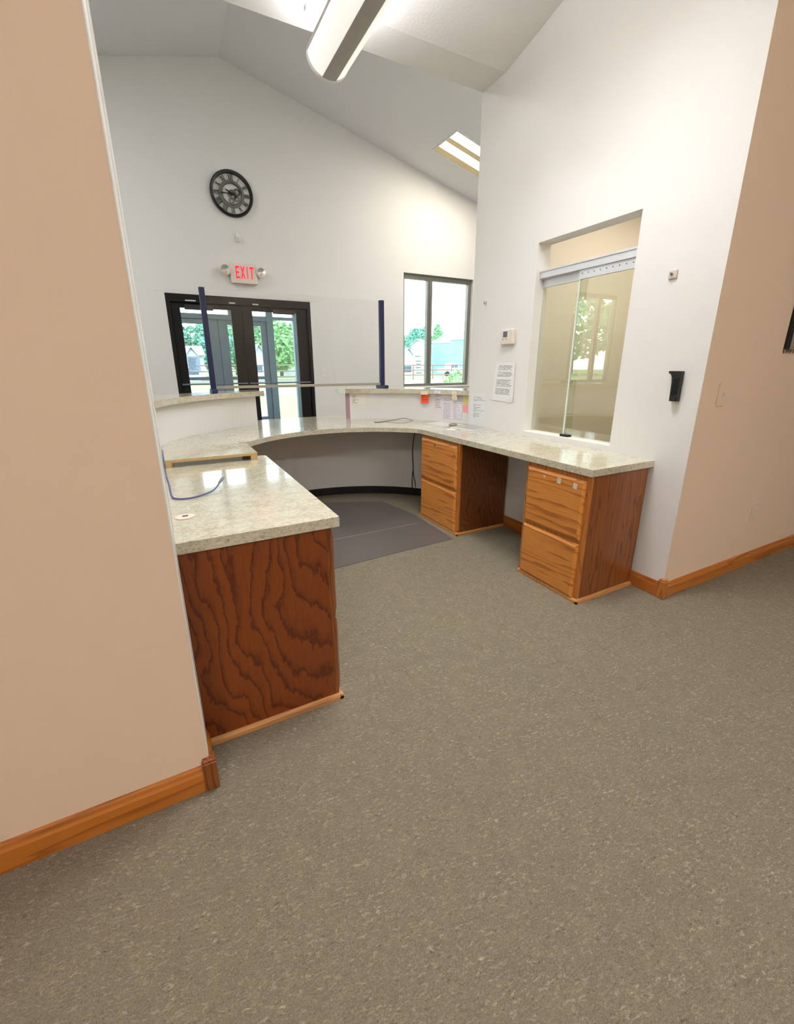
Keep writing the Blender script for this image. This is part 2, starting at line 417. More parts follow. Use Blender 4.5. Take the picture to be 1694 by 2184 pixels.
# back wall with door and two window openings
DX0, DX1, DZ = .18, 2.152, 2.185
WX0, WX1, WZ0, WZ1 = 3.777, 5.215, .895, 2.735
W2X0, W2X1 = -4.56, -3.12
bw = MB()
def wcol(x0, x1, z0): bw.xz([(x0, z0), (x1, z0), (x1, gable(x1))] + ([(RIDX, RIDZ)] if x0 < RIDX < x1 else []) + [(x0, gable(x0))], YB, YBO)
wcol(FXL, W2X0, 0); wcol(W2X0, W2X1, WZ1); wcol(W2X1, DX0, 0); wcol(DX0, DX1, DZ); wcol(DX1, WX0, 0); wcol(WX0, WX1, WZ1); wcol(WX1, FXR, 0)
bw.box(WX0, WX1, YB, YBO, 0, WZ0); bw.box(W2X0, W2X1, YB, YBO, 0, WZ0)
struct('wall_back', bw, M['white_wall'])
# hall behind the camera
struct('wall_hall_back', MB().box(-5.0, 7.3, -3.8, -3.68, 0, 4.3), M['tan_wall'])
struct('wall_hall_left', MB().box(-5.1, -4.9, -3.7, YL + .1, 0, 4.3), M['tan_wall'])
struct('wall_hall_right', MB().box(7.2, 7.3, -3.7, YR + .1, 0, 4.3), M['tan_wall'])
# office behind the sliding window
struct('wall_office_far', MB().box(4.6, 4.7, YR + .1, YE - .1, 0, 2.9), M['cream_wall'])
struct('wall_office_side', MB().box(XRI + .001, 4.62, YE - .125, YE - .111, 0, 2.9), M['cream_wall'])
struct('wall_office_near', MB().box(XRI + .001, 4.62, YR + .111, YR + .125, 0, 2.9), M['cream_wall'])
struct('ceiling_office', MB().box(XRI + .001, 4.7, YR + .1, YE - .1, 2.62, 2.7), M['ceil'])
# knee wall of the reception desk (curved): full arc under the counter, two raised parts
def sector(r0, r1, i0, i1, o0=None, o1=None, n=28, c=(CX, CY)):
    o0 = i0 if o0 is None else o0; o1 = i1 if o1 is None else o1
    return arcs(r1, o0, o1, n, c) + list(reversed(arcs(r0, i0, i1, n, c)))
RKO = RK + .12
kw = MB().plan(sector(RK, RKO, 11.5, 163, 14, 152, 48), 0, ZT - TH)
struct('wall_knee', kw, M['white_wall'])
struct('wall_knee_left', MB().plan(sector(RK, RKO, 110.1, 163, 109.0, 152), ZT + .0003, .9995), M['white_wall'])
struct('wall_knee_right', MB().plan(sector(RK, RKO, 12.5, 70.2, 14, 71.5), ZT + .0003, .9995), M['white_wall'])

# ------------------------------------------------------------------ trim
def baseboard(name, a, b, nrm, mat, h=.088, t=.014):
    """profiled board from a to b (plan points), standing off the wall along nrm"""
    mb = MB(); nx, ny = nrm
    pr = [(0, 0), (t, 0), (t, h - .024), (t * .72, h - .016), (t * .55, h - .006), (t * .28, h), (0, h)]
    vs = []
    for q in (a, b): vs += [(q[0] + nx * d, q[1] + ny * d, z) for d, z in pr]
    k = len(pr)
    mb.add(vs, [tuple(range(k)), tuple(range(2 * k - 1, k - 1, -1))] + [(i, (i + 1) % k, k + (i + 1) % k, k + i) for i in range(k)])
    return struct(name, mb, mat)
baseboard('baseboard_left', (-4.9, YL), (XL0 - .012, YL), (0, -1), M['oak_bx'])
baseboard('baseboard_right', (XR + .012, YR), (7.2, YR), (0, -1), M['oak_bx'])
baseboard('baseboard_right_return', (XR, YR + .012), (XR, YE - .02), (-1, 0), M['oak_by'])
baseboard('baseboard_left_return', (XL0, YL + .02), (XL0 - .0024, YL + .145), (1, 0), M['oak_by'])
# outside-corner blocks
cb = MB().box(XL0 - .020, XL0 + .020, YL - .020, YL + .022, 0, .101); cb.box(XL0 - .017, XL0 + .017, YL - .017, YL + .02, .101, .110)
struct('trim_1', cb, M['oak_vd'], bevel=.002)
cb = MB().box(XR - .020, XR + .018, YR - .020, YR + .020, 0, .103); cb.box(XR - .016, XR + .015, YR - .016, YR + .017, .103, .112)
struct('trim_2', cb, M['oak_v'], bevel=.006)
# white plastic corner guard on the left return
cg = MB().box(XL0 - .001, XL0 + .0025, YL - .002, YL + .16, .112, 3.2)
struct('trim_3', cg, M['plastic_white'], bevel=.001)
struct('trim_4', MB().box(XL0 - .004, XL0 + .0035, YL + .22, YL + .24, .76, 3.1), M['plastic_white'], bevel=.001)
# black cove base at the knee wall
struct('baseboard_knee', MB().plan(sector(RK - .006, RK + .001, 12, 160, n=48), 0, .075), M['cove'])
# thin casing above the entrance doors
struct('trim_5', MB().box(DX0 - .12, DX1 + .14, YB - .004, YB + .001, DZ + .02, DZ + .13), M['white_wall'])

# ------------------------------------------------------------------ entrance doors
def storefront_leaf(root, name, x0, x1, y, z1, glass_x0, glass_x1, gz0, gz1, mat, push=True, closer=None, midrail=None):
    g = MB(); d = .045
    g.box(x0, glass_x0, y, y + d, .01, z1); g.box(glass_x1, x1, y, y + d, .01, z1)
    g.box(glass_x0, glass_x1, y, y + d, .01, gz0); g.box(glass_x0, glass_x1, y, y + d, gz1, z1)
    if midrail: g.box(glass_x0, glass_x1, y, y + d, *midrail)
    leaf = g.build(name, mat, root, bevel=.002)
    MB().box(glass_x0, glass_x1, y + .018, y + .024, gz0, gz1).build('glass_pane', M['window_glass'], leaf)
    if push:
        MB().tube([(x0 + .01, y - .055, 1.008), (x1 - .01, y - .055, 1.008)], .011, 10).build('push_bar', M['hazed_metal'], leaf, smooth=True)
        b = MB(); b.box(x0 + .02, x0 + .06, y - .06, y, .985, 1.03); b.box(x1 - .06, x1 - .02, y - .06, y, .985, 1.03)
        b.build('bar_bracket', mat, leaf, bevel=.003)
    if closer:
        MB().box(closer[0], closer[1], y - .05, y, 1.992, 2.052).build('door_closer', M['black_plastic'], leaf, bevel=.004)
    return leaf
dr = struct_root('door_1', (1.166, YB, 0))
fr = MB(); fr.box(DX0 + .002, DX0 + .05, YB + .004, YB + .12, 0, DZ - .002); fr.box(DX1 - .05, DX1 - .002, YB + .004, YB + .12, 0, DZ - .002)
fr.box(DX0 + .05, DX1 - .05, YB + .004, YB + .12, 2.082, DZ - .002)
fr.box(DX0 + .05, DX0 + .075, YB + .086, YB + .12, 0, 2.082); fr.box(DX1 - .075, DX1 - .05, YB + .086, YB + .12, 0, 2.082); fr.box(DX0 + .05, DX1 - .05, YB + .086, YB + .12, 2.055, 2.084); fr.box(1.118, 1.166, YB + .0815, YB + .10, .01, 2.076)
fr.build('door_frame', M['black_metal'], dr, bevel=.002)
storefront_leaf(dr, 'door_leaf', .234, 1.139, YB + .035, 2.076, .345, .995, .27, 2.016, M['black_metal'], closer=(.40, .76))
storefront_leaf(dr, 'door_leaf', 1.145, 2.098, YB + .035, 2.076, 1.289, 1.936, .27, 2.018, M['black_metal'], closer=(1.58, 1.90))
cl = MB(); cl.box(.42, .55, YB - .004, YB + .005, 2.098, 2.112); cl.box(.98, 1.06, YB - .004, YB + .005, 2.098, 2.112); cl.box(1.30, 1.38, YB - .004, YB + .005, 2.098, 2.112)
cl.build('closer_plate', M['steel'], dr)

# outer vestibule storefront
YV = 9.3
ve = struct_root('door_2', (1.077, YV, 0))
fr = MB(); D = .11
for x0, x1 in ((-.44, -.36), (.04, .17), (1.985, 2.112), (2.518, 2.60)): fr.box(x0, x1, YV, YV + D, 0, 2.75)
fr.box(.17, 1.985, YV, YV + D, 2.105, 2.195); fr.box(-.36, .04, YV, YV + D, 2.14, 2.195); fr.box(2.112, 2.518, YV, YV + D, 2.14, 2.195)
fr.box(-.36, 2.518, YV, YV + D, 2.62, 2.75); fr.box(-.36, .04, YV, YV + D, 0, .12); fr.box(2.112, 2.518, YV, YV + D, 0, .12)
fr.box(1.28, 1.34, YV, YV + D, 2.195, 2.62)
fr.box(.17, 1.985, YV + .08, YV + .105, 2.07, 2.11); fr.box(1.04, 1.112, YV + .078, YV + .10, .01, 2.1); fr.box(.165, .20, YV + .08, YV + .105, 0, 2.1); fr.box(1.955, 1.99, YV + .08, YV + .105, 0, 2.1)
fr.build('storefront_frame', M['hazed_metal'], ve, bevel=.003)
storefront_leaf(ve, 'door_leaf', .175, 1.072, YV + .03, 2.10, .29, .906, .25, 2.015, M['hazed_metal'], push=False, midrail=(1.0, 1.06))
storefront_leaf(ve, 'door_leaf', 1.08, 1.98, YV + .03, 2.10, 1.247, 1.864, .25, 2.015, M['hazed_metal'], push=False, midrail=(1.0, 1.06))
for x0, x1, z0, z1 in ((-.36, .04, .12, 2.14), (2.112, 2.518, .12, 2.14), (-.36, 1.28, 2.195, 2.62), (1.34, 2.518, 2.195, 2.62)):
    MB().box(x0, x1, YV + .05, YV + .056, z0, z1).build('glass_pane', M['window_glass'], ve)
# vestibule side walls (framed glass) and roof
for i, xs in enumerate((-.50, 2.60)):
    sw = struct_root('window_%d' % (4 + i), (xs, 8.2, 0))
    f2 = MB(); f2.box(xs, xs + .06, YBO, YBO + .08, 0, 2.75); f2.box(xs, xs + .06, YV + .02, YV + .11, 0, 2.75)
    f2.box(xs, xs + .06, YBO + .08, YV + .02, 0, .12); f2.box(xs, xs + .06, YBO + .08, YV + .02, 2.62, 2.75); f2.box(xs, xs + .06, 8.15, 8.22, .12, 2.62)
    f2.build('window_frame', M['hazed_metal'], sw)
    for a, b in ((YBO + .08, 8.15), (8.22, YV + .02)):
        MB().box(xs + .027, xs + .033, a, b, .12, 2.62).build('glass_pane', M['window_glass'], sw)
struct('ceiling_vestibule', MB().box(-.55, 2.75, YBO, 9.55, 2.75, 2.9), M['foyer_ceil'])

# ------------------------------------------------------------------ foyer windows
def window(name, x0, x1, z0, z1):
    r = struct_root(name, ((x0 + x1) / 2, YB, z0)); y0, y1 = YB + .055, YB + .135; t = .05
    f = MB(); f.box(x0 + .002, x0 + t, y0, y1, z0 + .002, z1 - .002); f.box(x1 - t - .02, x1 - .002, y0, y1, z0 + .002, z1 - .002)
    f.box(x0 + t, x1 - t - .02, y0, y1, z0 + .002, z0 + t); f.box(x0 + t, x1 - t - .02, y0, y1, z1 - .075, z1 - .002)
    xm = x0 + (x1 - x0) * .385
    f.box(xm - .05, xm + .05, y0, y1, z0 + t, z1 - .075)
    f.box(xm - .012, xm + .012, y0 - .012, y0, z0 + t, z1 - .075)
    f.build('window_frame', M['win_metal'], r, bevel=.004)
    for a, b in ((x0 + t, xm - .05), (xm + .05, x1 - t - .02)):
        MB().box(a, b, y0 + .04, y0 + .046, z0 + t, z1 - .075).build('glass_pane', M['window_glass'], r)
    MB().box(x0 + .001, x1 - .001, YB - .02, y0, z0 - .02, z0 + .003).build('window_sill', M['plastic_white'], r, bevel=.003)
window('window_1', WX0, WX1, WZ0, WZ1)
window('window_2', W2X0, W2X1, WZ0, WZ1)

# ------------------------------------------------------------------ sliding office window
sw = struct_root('window_3', (2.36, (YO0 + YO1) / 2, ZO1))
tr = MB(); tr.box(2.335, 2.395, YO0 + .002, YO1 - .002, 1.800, 1.846); tr.box(2.330, 2.398, YO0 + .002, YO1 - .002, 1.838, 1.850)
tr.build('sliding_track', M['steel'], sw, bevel=.002)
p1 = MB().box(2.372, 2.378, 2.005, YO1 - .004, ZO1 + .006, 1.80).build('sliding_pane', M['office_glass'], sw)
MB().box(2.366, 2.383, 2.05, YO1 - .006, 1.748, 1.80).build('pane_hanger', M['steel'], p1)
p2 = MB().box(2.350, 2.356, YO0 + .004, 2.05, ZO1 + .006, 1.80).build('sliding_pane', M['office_glass'], sw)
MB().box(2.344, 2.362, YO0 + .006, 2.05, 1.748, 1.80).build('pane_hanger', M['steel'], p2)
for i in range(9):
    MB().cyl((2.3435, 2.026 - .0415 * i, 1.778), .0032, -.001, 'X', 10).build('hole', M['black_plastic'], p2)
MB().box(2.3485, 2.3575, 2.040, 2.051, ZO1 + .006, 1.75).build('edge_seal', plain('edge_seal', (214, 226, 212), .3), p2)
MB().box(2.335, 2.375, 1.994, 2.062, ZO1 + .0005, ZO1 + .016).build('floor_guide', M['black_plastic'], sw, bevel=.002)

# ------------------------------------------------------------------ reception desk: counters
# left straight counter
lc = MB().plan([(XL0, 1.3202), (.4717, 1.3202), (.4717, 2.52), (.455, 2.537), (.398, 2.537), (.398, 3.068), (XL1 + .004, 3.068)], ZT - TH, ZT)
lc = lc.build('countertop', M['lam'], origin=(.2, 2.0, ZT - TH), bevel=.0012)
tag(lc, 'cream granite-look laminate countertop carrying the riser board along the left wall', 'countertop')
gr = MB().ring((.004, 1.563, ZT), [(.030, 0), (.031, .003), (.026, .0045), (.0, .0045), (.0, .0)], 32, 'Z').build('cable_grommet', M['plastic_ivory'], lc, smooth=True)
MB().box(-.004, .014, 1.556, 1.568, ZT + .0035, ZT + .0052).build('grommet_slot', M['black_plastic'], gr)
tag(gr, 'round ivory plastic grommet', ''); del gr['category']
# curved and right straight counter in one piece
FCX, FCY, FR = 1.137, 2.572, .83
fa0 = math.degrees(math.asin((3.068 - FCY) / FR))
fe = arcs(FR, 36.0, 180 - fa0, 40, (FCX, FCY))
pts = [(XR - .001, 1.3703), (1.812, 1.3703), (1.812, 3.035)] + fe + [(.40, 3.0685), (XL1 + .002, 3.0685)]
pts += [(XL1 + .001, 3.36)] + arcs(RK + .10, 149.0, 110.3, 20) + [arc(1.60, 107.5)] + arcs(1.62, 104, 76, 14) + [arc(1.60, 72.5)] + arcs(RK + .10, 70.0, 14.6, 20) + [(XR - .001, YE + .003)]
cc = MB().plan(list(reversed(pts)), ZT - TH + .0002, ZT)
cc = cc.build('countertop', M['lam'], origin=(1.2, 3.0, ZT - TH), bevel=.0012)
tag(cc, 'cream granite-look laminate countertop curving round to the sliding office window', 'countertop')
# upper ledges
def ledge(i0, i1, o0, o1, label):
    mb = MB().plan(sector(1.235, 1.52, i0, i1, o0, o1, 32), 1.000, 1.042)
    o = mb.build('transaction_ledge', M['lam'], origin=(*arc(1.38, (i0 + i1) / 2), 1.005), bevel=.0012)
    return tag(o, label, 'ledge')
ledge(107.3, 165.3, 104.6, 142, 'curved granite-look ledge on the raised desk wall beside the tan corner')
ledge(14.6, 72.2, 19, 75.2, 'curved granite-look ledge above the taped notices, meeting the right wall')
# mauve end cap of the raised knee wall
mb = MB().plan([arc(RK - .001, 70.2), arc(RKO + .001, 71.5), arc(RKO + .001, 71.75), arc(RK - .001, 70.5)][::-1], ZT + .001, .9993)
struct('trim_6', mb, M['mauve'])

# ------------------------------------------------------------------ drawer cabinets
def drawer_front(root, mat, y0, y1, z0, z1, xo, xi, sgn):
    """raised drawer front with a bevelled rim; outer face at xo, back at xi (sgn = outward direction in x)"""
    b = .014; mb = MB()
    xm = xi + (xo - xi) * .45
    a = [(xi, y0, z0), (xi, y1, z0), (xi, y1, z1), (xi, y0, z1)]
    m_ = [(xm, y0, z0), (xm, y1, z0), (xm, y1, z1), (xm, y0, z1)]
    c = [(xo, y0 + b, z0 + b), (xo, y1 - b, z0 + b), (xo, y1 - b, z1 - b), (xo, y0 + b, z1 - b)]
    mb.add(a + m_ + c, [(0, 1, 2, 3)] + [(i, (i + 1) % 4, 4 + (i + 1) % 4, 4 + i) for i in range(4)] + [(4 + i, 4 + (i + 1) % 4, 8 + (i + 1) % 4, 8 + i) for i in range(4)] + [(8, 9, 10, 11)])
    return mb.build('drawer', mat, root)
def cabinet(label, xf, xb, y0, y1, mats, sgn, group=None, near_visible=True):
    """xf = face frame plane, xb = back, y0..y1 = width, sgn = direction the drawers face in x"""
    root = thing('drawer_cabinet', label, 'cabinet', ((xf + xb) / 2, (y0 + y1) / 2, 0), group)
    MB().box(xf - sgn * .018, xb, y0 + .0, y1, .0, ZT - TH - .001).build('carcass', mats[0], root)
    f = MB(); st = .036; x0, x1 = xf, xf - sgn * .018
    f.box(x0, x1, y0, y0 + st, 0, ZT - TH - .001); f.box(x0, x1, y1 - st, y1, 0, ZT - TH - .001)
    f.box(x0, x1, y0 + st, y1 - st, ZT - TH - .04, ZT - TH - .001); f.box(x0, x1, y0 + st, y1 - st, 0, .03); f.box(x0, x1, y0 + st, y1 - st, .325, .36)
    f.build('face_frame', mats[1], root, bevel=.001)
    out = []
    for z0, z1 in ((.358, .684), (.022, .336)):
        out.append(drawer_front(root, M['oak_h'], y0 + .024, y1 - .018, z0, z1, xf + sgn * .018, xf + sgn * .0005, sgn))
    s = MB()
    def shoe(a, b, n):
        pr = [(0, 0), (.013, 0), (.013, .012), (.009, .018), (.004, .0215), (0, .0225)]; k = len(pr); vs = []
        for q in (a, b): vs += [(q[0] + n[0] * d, q[1] + n[1] * d, z) for d, z in pr]
        s.add(vs, [tuple(range(k)), tuple(range(2 * k - 1, k - 1, -1))] + [(i, (i + 1) % k, k + (i + 1) % k, k + i) for i in range(k)])
    shoe((xf + sgn * .013, y0), (xb, y0), (0, -1)); shoe((xf, y0 - .013), (xf, y1), (sgn, 0))
    s.build('shoe_moulding', M['oak_shoe'], root)
    return root, out
XRF = 1.832
rA, dA = cabinet('oak two-drawer cabinet with tape scraps, under the free end of the right counter', XRF, XR - .016, 1.384, 1.828, (M['oak_vd'], M['oak_v']), -1, 'two-drawer oak cabinets')
rB, dB = cabinet('oak two-drawer cabinet with a small lock, where the counter starts to curve', XRF, XR - .016, 2.495, 3.034, (M['oak_end2'], M['oak_v']), -1, 'two-drawer oak cabinets')
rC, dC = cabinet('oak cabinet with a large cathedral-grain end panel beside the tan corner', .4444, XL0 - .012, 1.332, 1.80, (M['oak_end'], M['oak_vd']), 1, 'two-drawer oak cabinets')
xo = XRF - .018
def tape(parent, y, z, sy, sz, rot=0):
    c, s_ = math.cos(rot), math.sin(rot)
    o = sheet('tape_scrap', lambda u, v: (xo - .0008 - .0015 * math.sin(u * 3.1), y + ((u - .5) * sy * c - (v - .5) * sz * s_), z + ((u - .5) * sy * s_ + (v - .5) * sz * c)), M['tape'], 4, 4, parent)
M['tape'] = plain('clear_tape', (214, 204, 190), .25)
for y, z, sy, sz, ro in ((1.675, .653, .016, .012, .6), (1.571, .651, .026, .032, .05), (1.464, .647, .026, .030, .1)):
    me = sheet('tape_scrap', lambda u, v: (xo - .0012, y + (u - .5) * sy * math.cos(ro) - (v - .5) * sz * math.sin(ro), z + (u - .5) * sy * math.sin(ro) + (v - .5) * sz * math.cos(ro)), M['tape'], 2, 2, None)
    me.location = me.location - rA.location; me.parent = dA[0]
lk = MB().cyl((xo + .001, 2.80, .652), .0085, -.006, 'X', 20); lk.build('drawer_lock', M['chrome'], dB[0], smooth=True)
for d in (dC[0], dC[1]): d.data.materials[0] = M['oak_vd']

# ------------------------------------------------------------------ riser board on the left counter
rb = thing('riser_board', 'low laminate board on wooden runners standing on the left counter', 'riser', (.177, 2.6, ZT))
MB().box(-.046, .407, 2.425, 2.775, .7795, .7905).build('board_top', M['lam'], rb, bevel=.001)
MB().box(-.0462, .4072, 2.4235, 2.4255, .7755, .790).build('board_edge', M['wood_edge'], rb)
MB().box(.4065, .4082, 2.4255, 2.775, .7755, .790).build('board_edge', M['lam'], rb)
MB().box(-.046, -.014, 2.424, 2.775, ZT + .0003, .7795).build('runner', M['wood_edge'], rb)
MB().box(.372, .4065, 2.424, 2.775, ZT + .0003, .7795).build('runner', M['wood_edge'], rb)
MB().box(-.020, .372, 2.426, 2.46, .7755, .7797).build('board_edge', M['wood_edge'], rb)

# ------------------------------------------------------------------ sneeze guard
sg = thing('sneeze_guard', 'clear acrylic sneeze guard on navy posts spanning the desk opening', 'sneeze guard', (1.12, 3.84, 1.042))
for xa in (.335, 1.845):
    p = MB().box(xa, xa + .040, 3.82, 3.86, 1.062, 1.818).build('post', M['blue'], sg, bevel=.002)
    MB().box(xa - .002, xa + .042, 3.745, 3.935, 1.0425, 1.072).build('foot', M['blue'], p, bevel=.003)
MB().box(.375, 1.845, 3.837, 3.843, 1.094, 1.814).build('acrylic_panel', M['acrylic'], sg)
MB().box(.375, 1.845, 3.830, 3.850, 1.072, 1.094).build('bottom_rail', plain('tan_grey_rail', (170, 160, 146), .4), sg, bevel=.002)

# ------------------------------------------------------------------ chair mat
cmt = MB().plan([(.62, 2.39), (1.765, 2.455), (1.79, 3.05), (1.70, 3.55), (1.15, 3.80), (.55, 3.55)], .0004, .004)
t = NT('chair_mat_vinyl'); v = t.coord(); t.col(t.mix(t.noise(v, 300, 2), rgba((88, 82, 78)), rgba((106, 99, 93)))); t.pr(.55)
cmo = cmt.build('chair_mat', t.m, origin=(1.2, 2.9, 0), bevel=.001)
MB().tube([(.85, 2.86, .0038), (1.10, 2.855, .0042), (1.40, 2.866, .0036), (1.70, 2.862, .0040)], .0022, 6).build('fold_crease', plain('mat_crease', (138, 130, 122), .6), cmo)
tag(cmo, 'thin dark vinyl chair mat on the carpet under the curved desk', 'chair mat')

# ------------------------------------------------------------------ pendant light
PX, PZ, PY1, PY0 = 1.070, 2.90, 2.86, .46
pl = thing('pendant_light', 'long white pendant light with grey centre strip under the reception ceiling', 'ceiling light', (PX, (PY0 + PY1) / 2, PZ - .1))
def prof_pt(a, rx=.118, rz=.105): return (PX + rx * math.cos(R(a)), PZ - rz * abs(math.sin(R(a))) ** .9)
def strip(a0, a1, y0, y1, th=.004, n=10, rx=.118, rz=.105):
    o = [prof_pt(a0 + (a1 - a0) * i / n, rx, rz) for i in range(n + 1)]
    i_ = [prof_pt(a0 + (a1 - a0) * i / n, rx - th, rz - th) for i in range(n, -1, -1)]
    return MB().xz(o + i_, y0, y1)
strip(0, 72, PY0 + .02, PY1 - .02).build('lit_side', M['lens'], pl, smooth=True)
strip(108, 180, PY0 + .02, PY1 - .02).build('lit_side', M['lens'], pl, smooth=True)
strip(70, 110, PY0 + .005, PY1 - .005, rx=.1205, rz=.1085).build('centre_strip', M['grey_fixture'], pl, smooth=True)
for ya, yb_ in ((PY0, PY0 + .022), (PY1 - .022, PY1)):
    o = [prof_pt(a, .121, .109) for a in range(0, 181, 9)]
    MB().xz(o, ya, yb_).build('end_cap', M['white_fixture'], pl, smooth=True)
rl = MB(); rl.box(PX - .121, PX - .112, PY0, PY1, PZ, PZ + .016); rl.box(PX + .112, PX + .121, PY0, PY1, PZ, PZ + .016)
rl.build('top_rail', M['grey_fixture'], pl)
MB().box(PX - .10, PX + .10, PY0 + .03, PY1 - .03, PZ - .01, PZ - .004).build('uplight_lamp', M['tube'], pl)
for yy in (2.62, .9):
    zc = Z1 if yy > YC else Z1 + CS * (YC - yy)
    MB().tube([(PX, yy, PZ - .02), (PX, yy, zc)], .006, 8).build('stem', M['white_fixture'], pl)
    MB().cyl((PX - .05, yy + .24 if yy > 2 else yy, (Z1 if yy > 2 else zc) - .02), .06, .022, 'Z', 28).build('canopy', M['white_fixture'], pl, smooth=True)

# ------------------------------------------------------------------ recessed troffers
def troffer(x0, x1, y0, y1, zf, label, group, lens=None):
    """zf(x) = ceiling height; long side along x"""
    root = thing('recessed_troffer', label, 'ceiling light', ((x0 + x1) / 2, (y0 + y1) / 2, zf((x0 + x1) / 2)), group)
    def slab(a, b, c, d, o0, o1):
        return MB().add([(a, c, zf(a) + o0), (b, c, zf(b) + o0), (b, d, zf(b) + o0), (a, d, zf(a) + o0), (a, c, zf(a) + o1), (b, c, zf(b) + o1), (b, d, zf(b) + o1), (a, d, zf(a) + o1)],
                        [(3, 2, 1, 0), (4, 5, 6, 7), (0, 1, 5, 4), (1, 2, 6, 5), (2, 3, 7, 6), (3, 0, 4, 7)])
    t = .018; f = MB()
    for a, b, c, d in ((x0, x1, y0, y0 + t), (x0, x1, y1 - t, y1), (x0, x0 + t, y0 + t, y1 - t), (x1 - t, x1, y0 + t, y1 - t)):
        q = slab(a, b, c, d, -.012, .002); f.add(q.v, q.f)
    f.build('troffer_frame', M['white_fixture'], root)
    yy = y0 + t; hgt = y1 - y0 - 2 * t
    for fr_, nm, mt, off in ((.30, 'lamp_lens', lens or M['troffer_lens'], -.003), (.19, 'reflector', M['troffer_warm'], -.007), (.29, 'lamp_lens', lens or M['troffer_lens'], -.003), (.22, 'reflector', M['troffer_warm'], -.007)):
        slab(x0 + t, x1 - t, yy, yy + hgt * fr_, off, -.001).build(nm, mt, root); yy += hgt * fr_
    return root
GT = 'troffers in the foyer ceiling'
troffer(3.906, 5.09, 5.684, 6.29, gable, 'lit warm troffer in the sloping foyer ceiling above the window', GT)
M['foyer_fill'] = emis('foyer_fill_lens', (250, 250, 254), 66.)  # stronger lens for the two out-of-view troffers added to brighten the foyer
troffer(3.906, 5.09, 3.60, 4.21, gable, 'added unseen troffer in the sloping foyer ceiling behind the office wall', GT, M['foyer_fill'])
troffer(-2.77, -1.59, 4.64, 5.25, gable, 'added unseen troffer in the sloping foyer ceiling behind the tan wall', GT, M['foyer_fill'])
hallz = lambda x: HZR - CS * abs(-.3 - HYR)
def hall_fill(x0, yc, label):
    zc = Z1 + CS * (YC - yc) if yc > HYR else HZR - CS * (HYR - yc)
    return troffer(x0, x0 + 1.2, yc - .3, yc + .3, lambda x: zc - CS * .3 - .004, label, 'added troffers in the hall ceiling', M['hall_fill_lens'])
M['hall_fill_lens'] = emis('hall_fill_lens', (250, 251, 255), 66.)  # out-of-view troffers added behind the camera to brighten hall and tan walls
M['rec_fill_lens'] = emis('reception_fill_lens', (250, 251, 253), 3.)
rt_ = troffer(.50, 1.70, 1.30, 1.90, lambda x: Z1 + CS * (YC - 1.90) - .004, 'added unseen troffer in the reception ceiling above the desk entrance', 'added reception lights', M['rec_fill_lens'])  # out-of-view troffer added to brighten the reception floor and counters
al = bpy.data.lights.new('reception_fill_light', 'AREA'); al.shape = 'RECTANGLE'; al.size = 1.1; al.size_y = .5; al.energy = 31; al.spread = R(112); al.color = (.97, .98, 1.0)  # narrow-spread area lamp added as downward fill
alo = bpy.data.objects.new('reception_fill_light', al); COL.objects.link(alo); alo.parent = rt_; alo.location = (0, 0, -.02)
hall_fill(-2.2, -2.4, 'added unseen hall troffer beside the left hall wall')
hall_fill(1.2, -2.4, 'added unseen hall troffer above the middle of the hall')
M['office_fill_lens'] = emis('office_fill_lens', (255, 249, 240), 17.)
troffer(3.0, 4.2, 1.75, 2.36, lambda x: 2.618, 'added unseen troffer in the flat office ceiling behind the sliding window', 'added office lights', M['office_fill_lens'])  # out-of-view troffer added to brighten the office behind the glass

# ------------------------------------------------------------------ foyer wall items
# clock
ck = thing('wall_clock', 'large black-rimmed skeleton wall clock with roman numerals', 'clock', (1.158, YB, 3.444))
kc = (1.158, YB, 3.444)
M['clock_black'] = plain('clock_black', (22, 22, 24), .3)
M['clock_grey'] = plain('clock_grey_metal', (112, 112, 108), .4, .4)
M['clock_dark'] = plain('clock_numeral', (62, 62, 60), .4, .3)
MB().ring(kc, [(.272, -.002), (.272, -.040), (.258, -.052), (.238, -.046), (.233, -.030), (.233, -.002)], 64).build('rim', M['clock_black'], ck, smooth=True)
MB().ring(kc, [(.160, -.010), (.160, -.022), (.132, -.022), (.132, -.010)], 56).build('inner_ring', M['clock_grey'], ck, smooth=True)
MB().ring(kc, [(.126, -.012), (.126, -.020), (.118, -.020), (.118, -.012)], 56).build('inner_ring', M['clock_dark'], ck, smooth=True)
def gear(c, r, teeth, y0, y1, hole):
    pts_ = []
    for i in range(teeth * 4):
        a = 2 * math.pi * i / (teeth * 4); rr = r if i % 4 < 2 else r * .88
        pts_.append((c[0] + rr * math.cos(a), c[1] + rr * math.sin(a)))
    inn = [(c[0] + hole * math.cos(2 * math.pi * i / (teeth * 4)), c[1] + hole * math.sin(2 * math.pi * i / (teeth * 4))) for i in range(teeth * 4)]
    n = len(pts_); vs = []
    for y in (y0, y1): vs += [(p[0], y, p[1]) for p in pts_] + [(p[0], y, p[1]) for p in inn]
    fs = []
    for i in range(n):
        j = (i + 1) % n
        fs += [(i, j, n + j, n + i), (2 * n + i, 3 * n + i, 3 * n + j, 2 * n + j), (i, 2 * n + i, 2 * n + j, j), (n + i, n + j, 3 * n + j, 3 * n + i)]
    return MB().add(vs, fs)
gear((kc[0] + .012, kc[2] - .005), .062, 16, YB - .020, YB - .014, .030).build('gear', M['clock_grey'], ck)
gear((kc[0] + .066, kc[2] + .028), .046, 12, YB - .016, YB - .010, .026).build('gear', M['clock_dark'], ck)
gear((kc[0] - .006, kc[2] - .074), .040, 11, YB - .018, YB - .012, .022).build('gear', M['clock_grey'], ck)
gear((kc[0] + .062, kc[2] - .048), .034, 10, YB - .020, YB - .014, .018).build('gear', M['clock_grey'], ck)
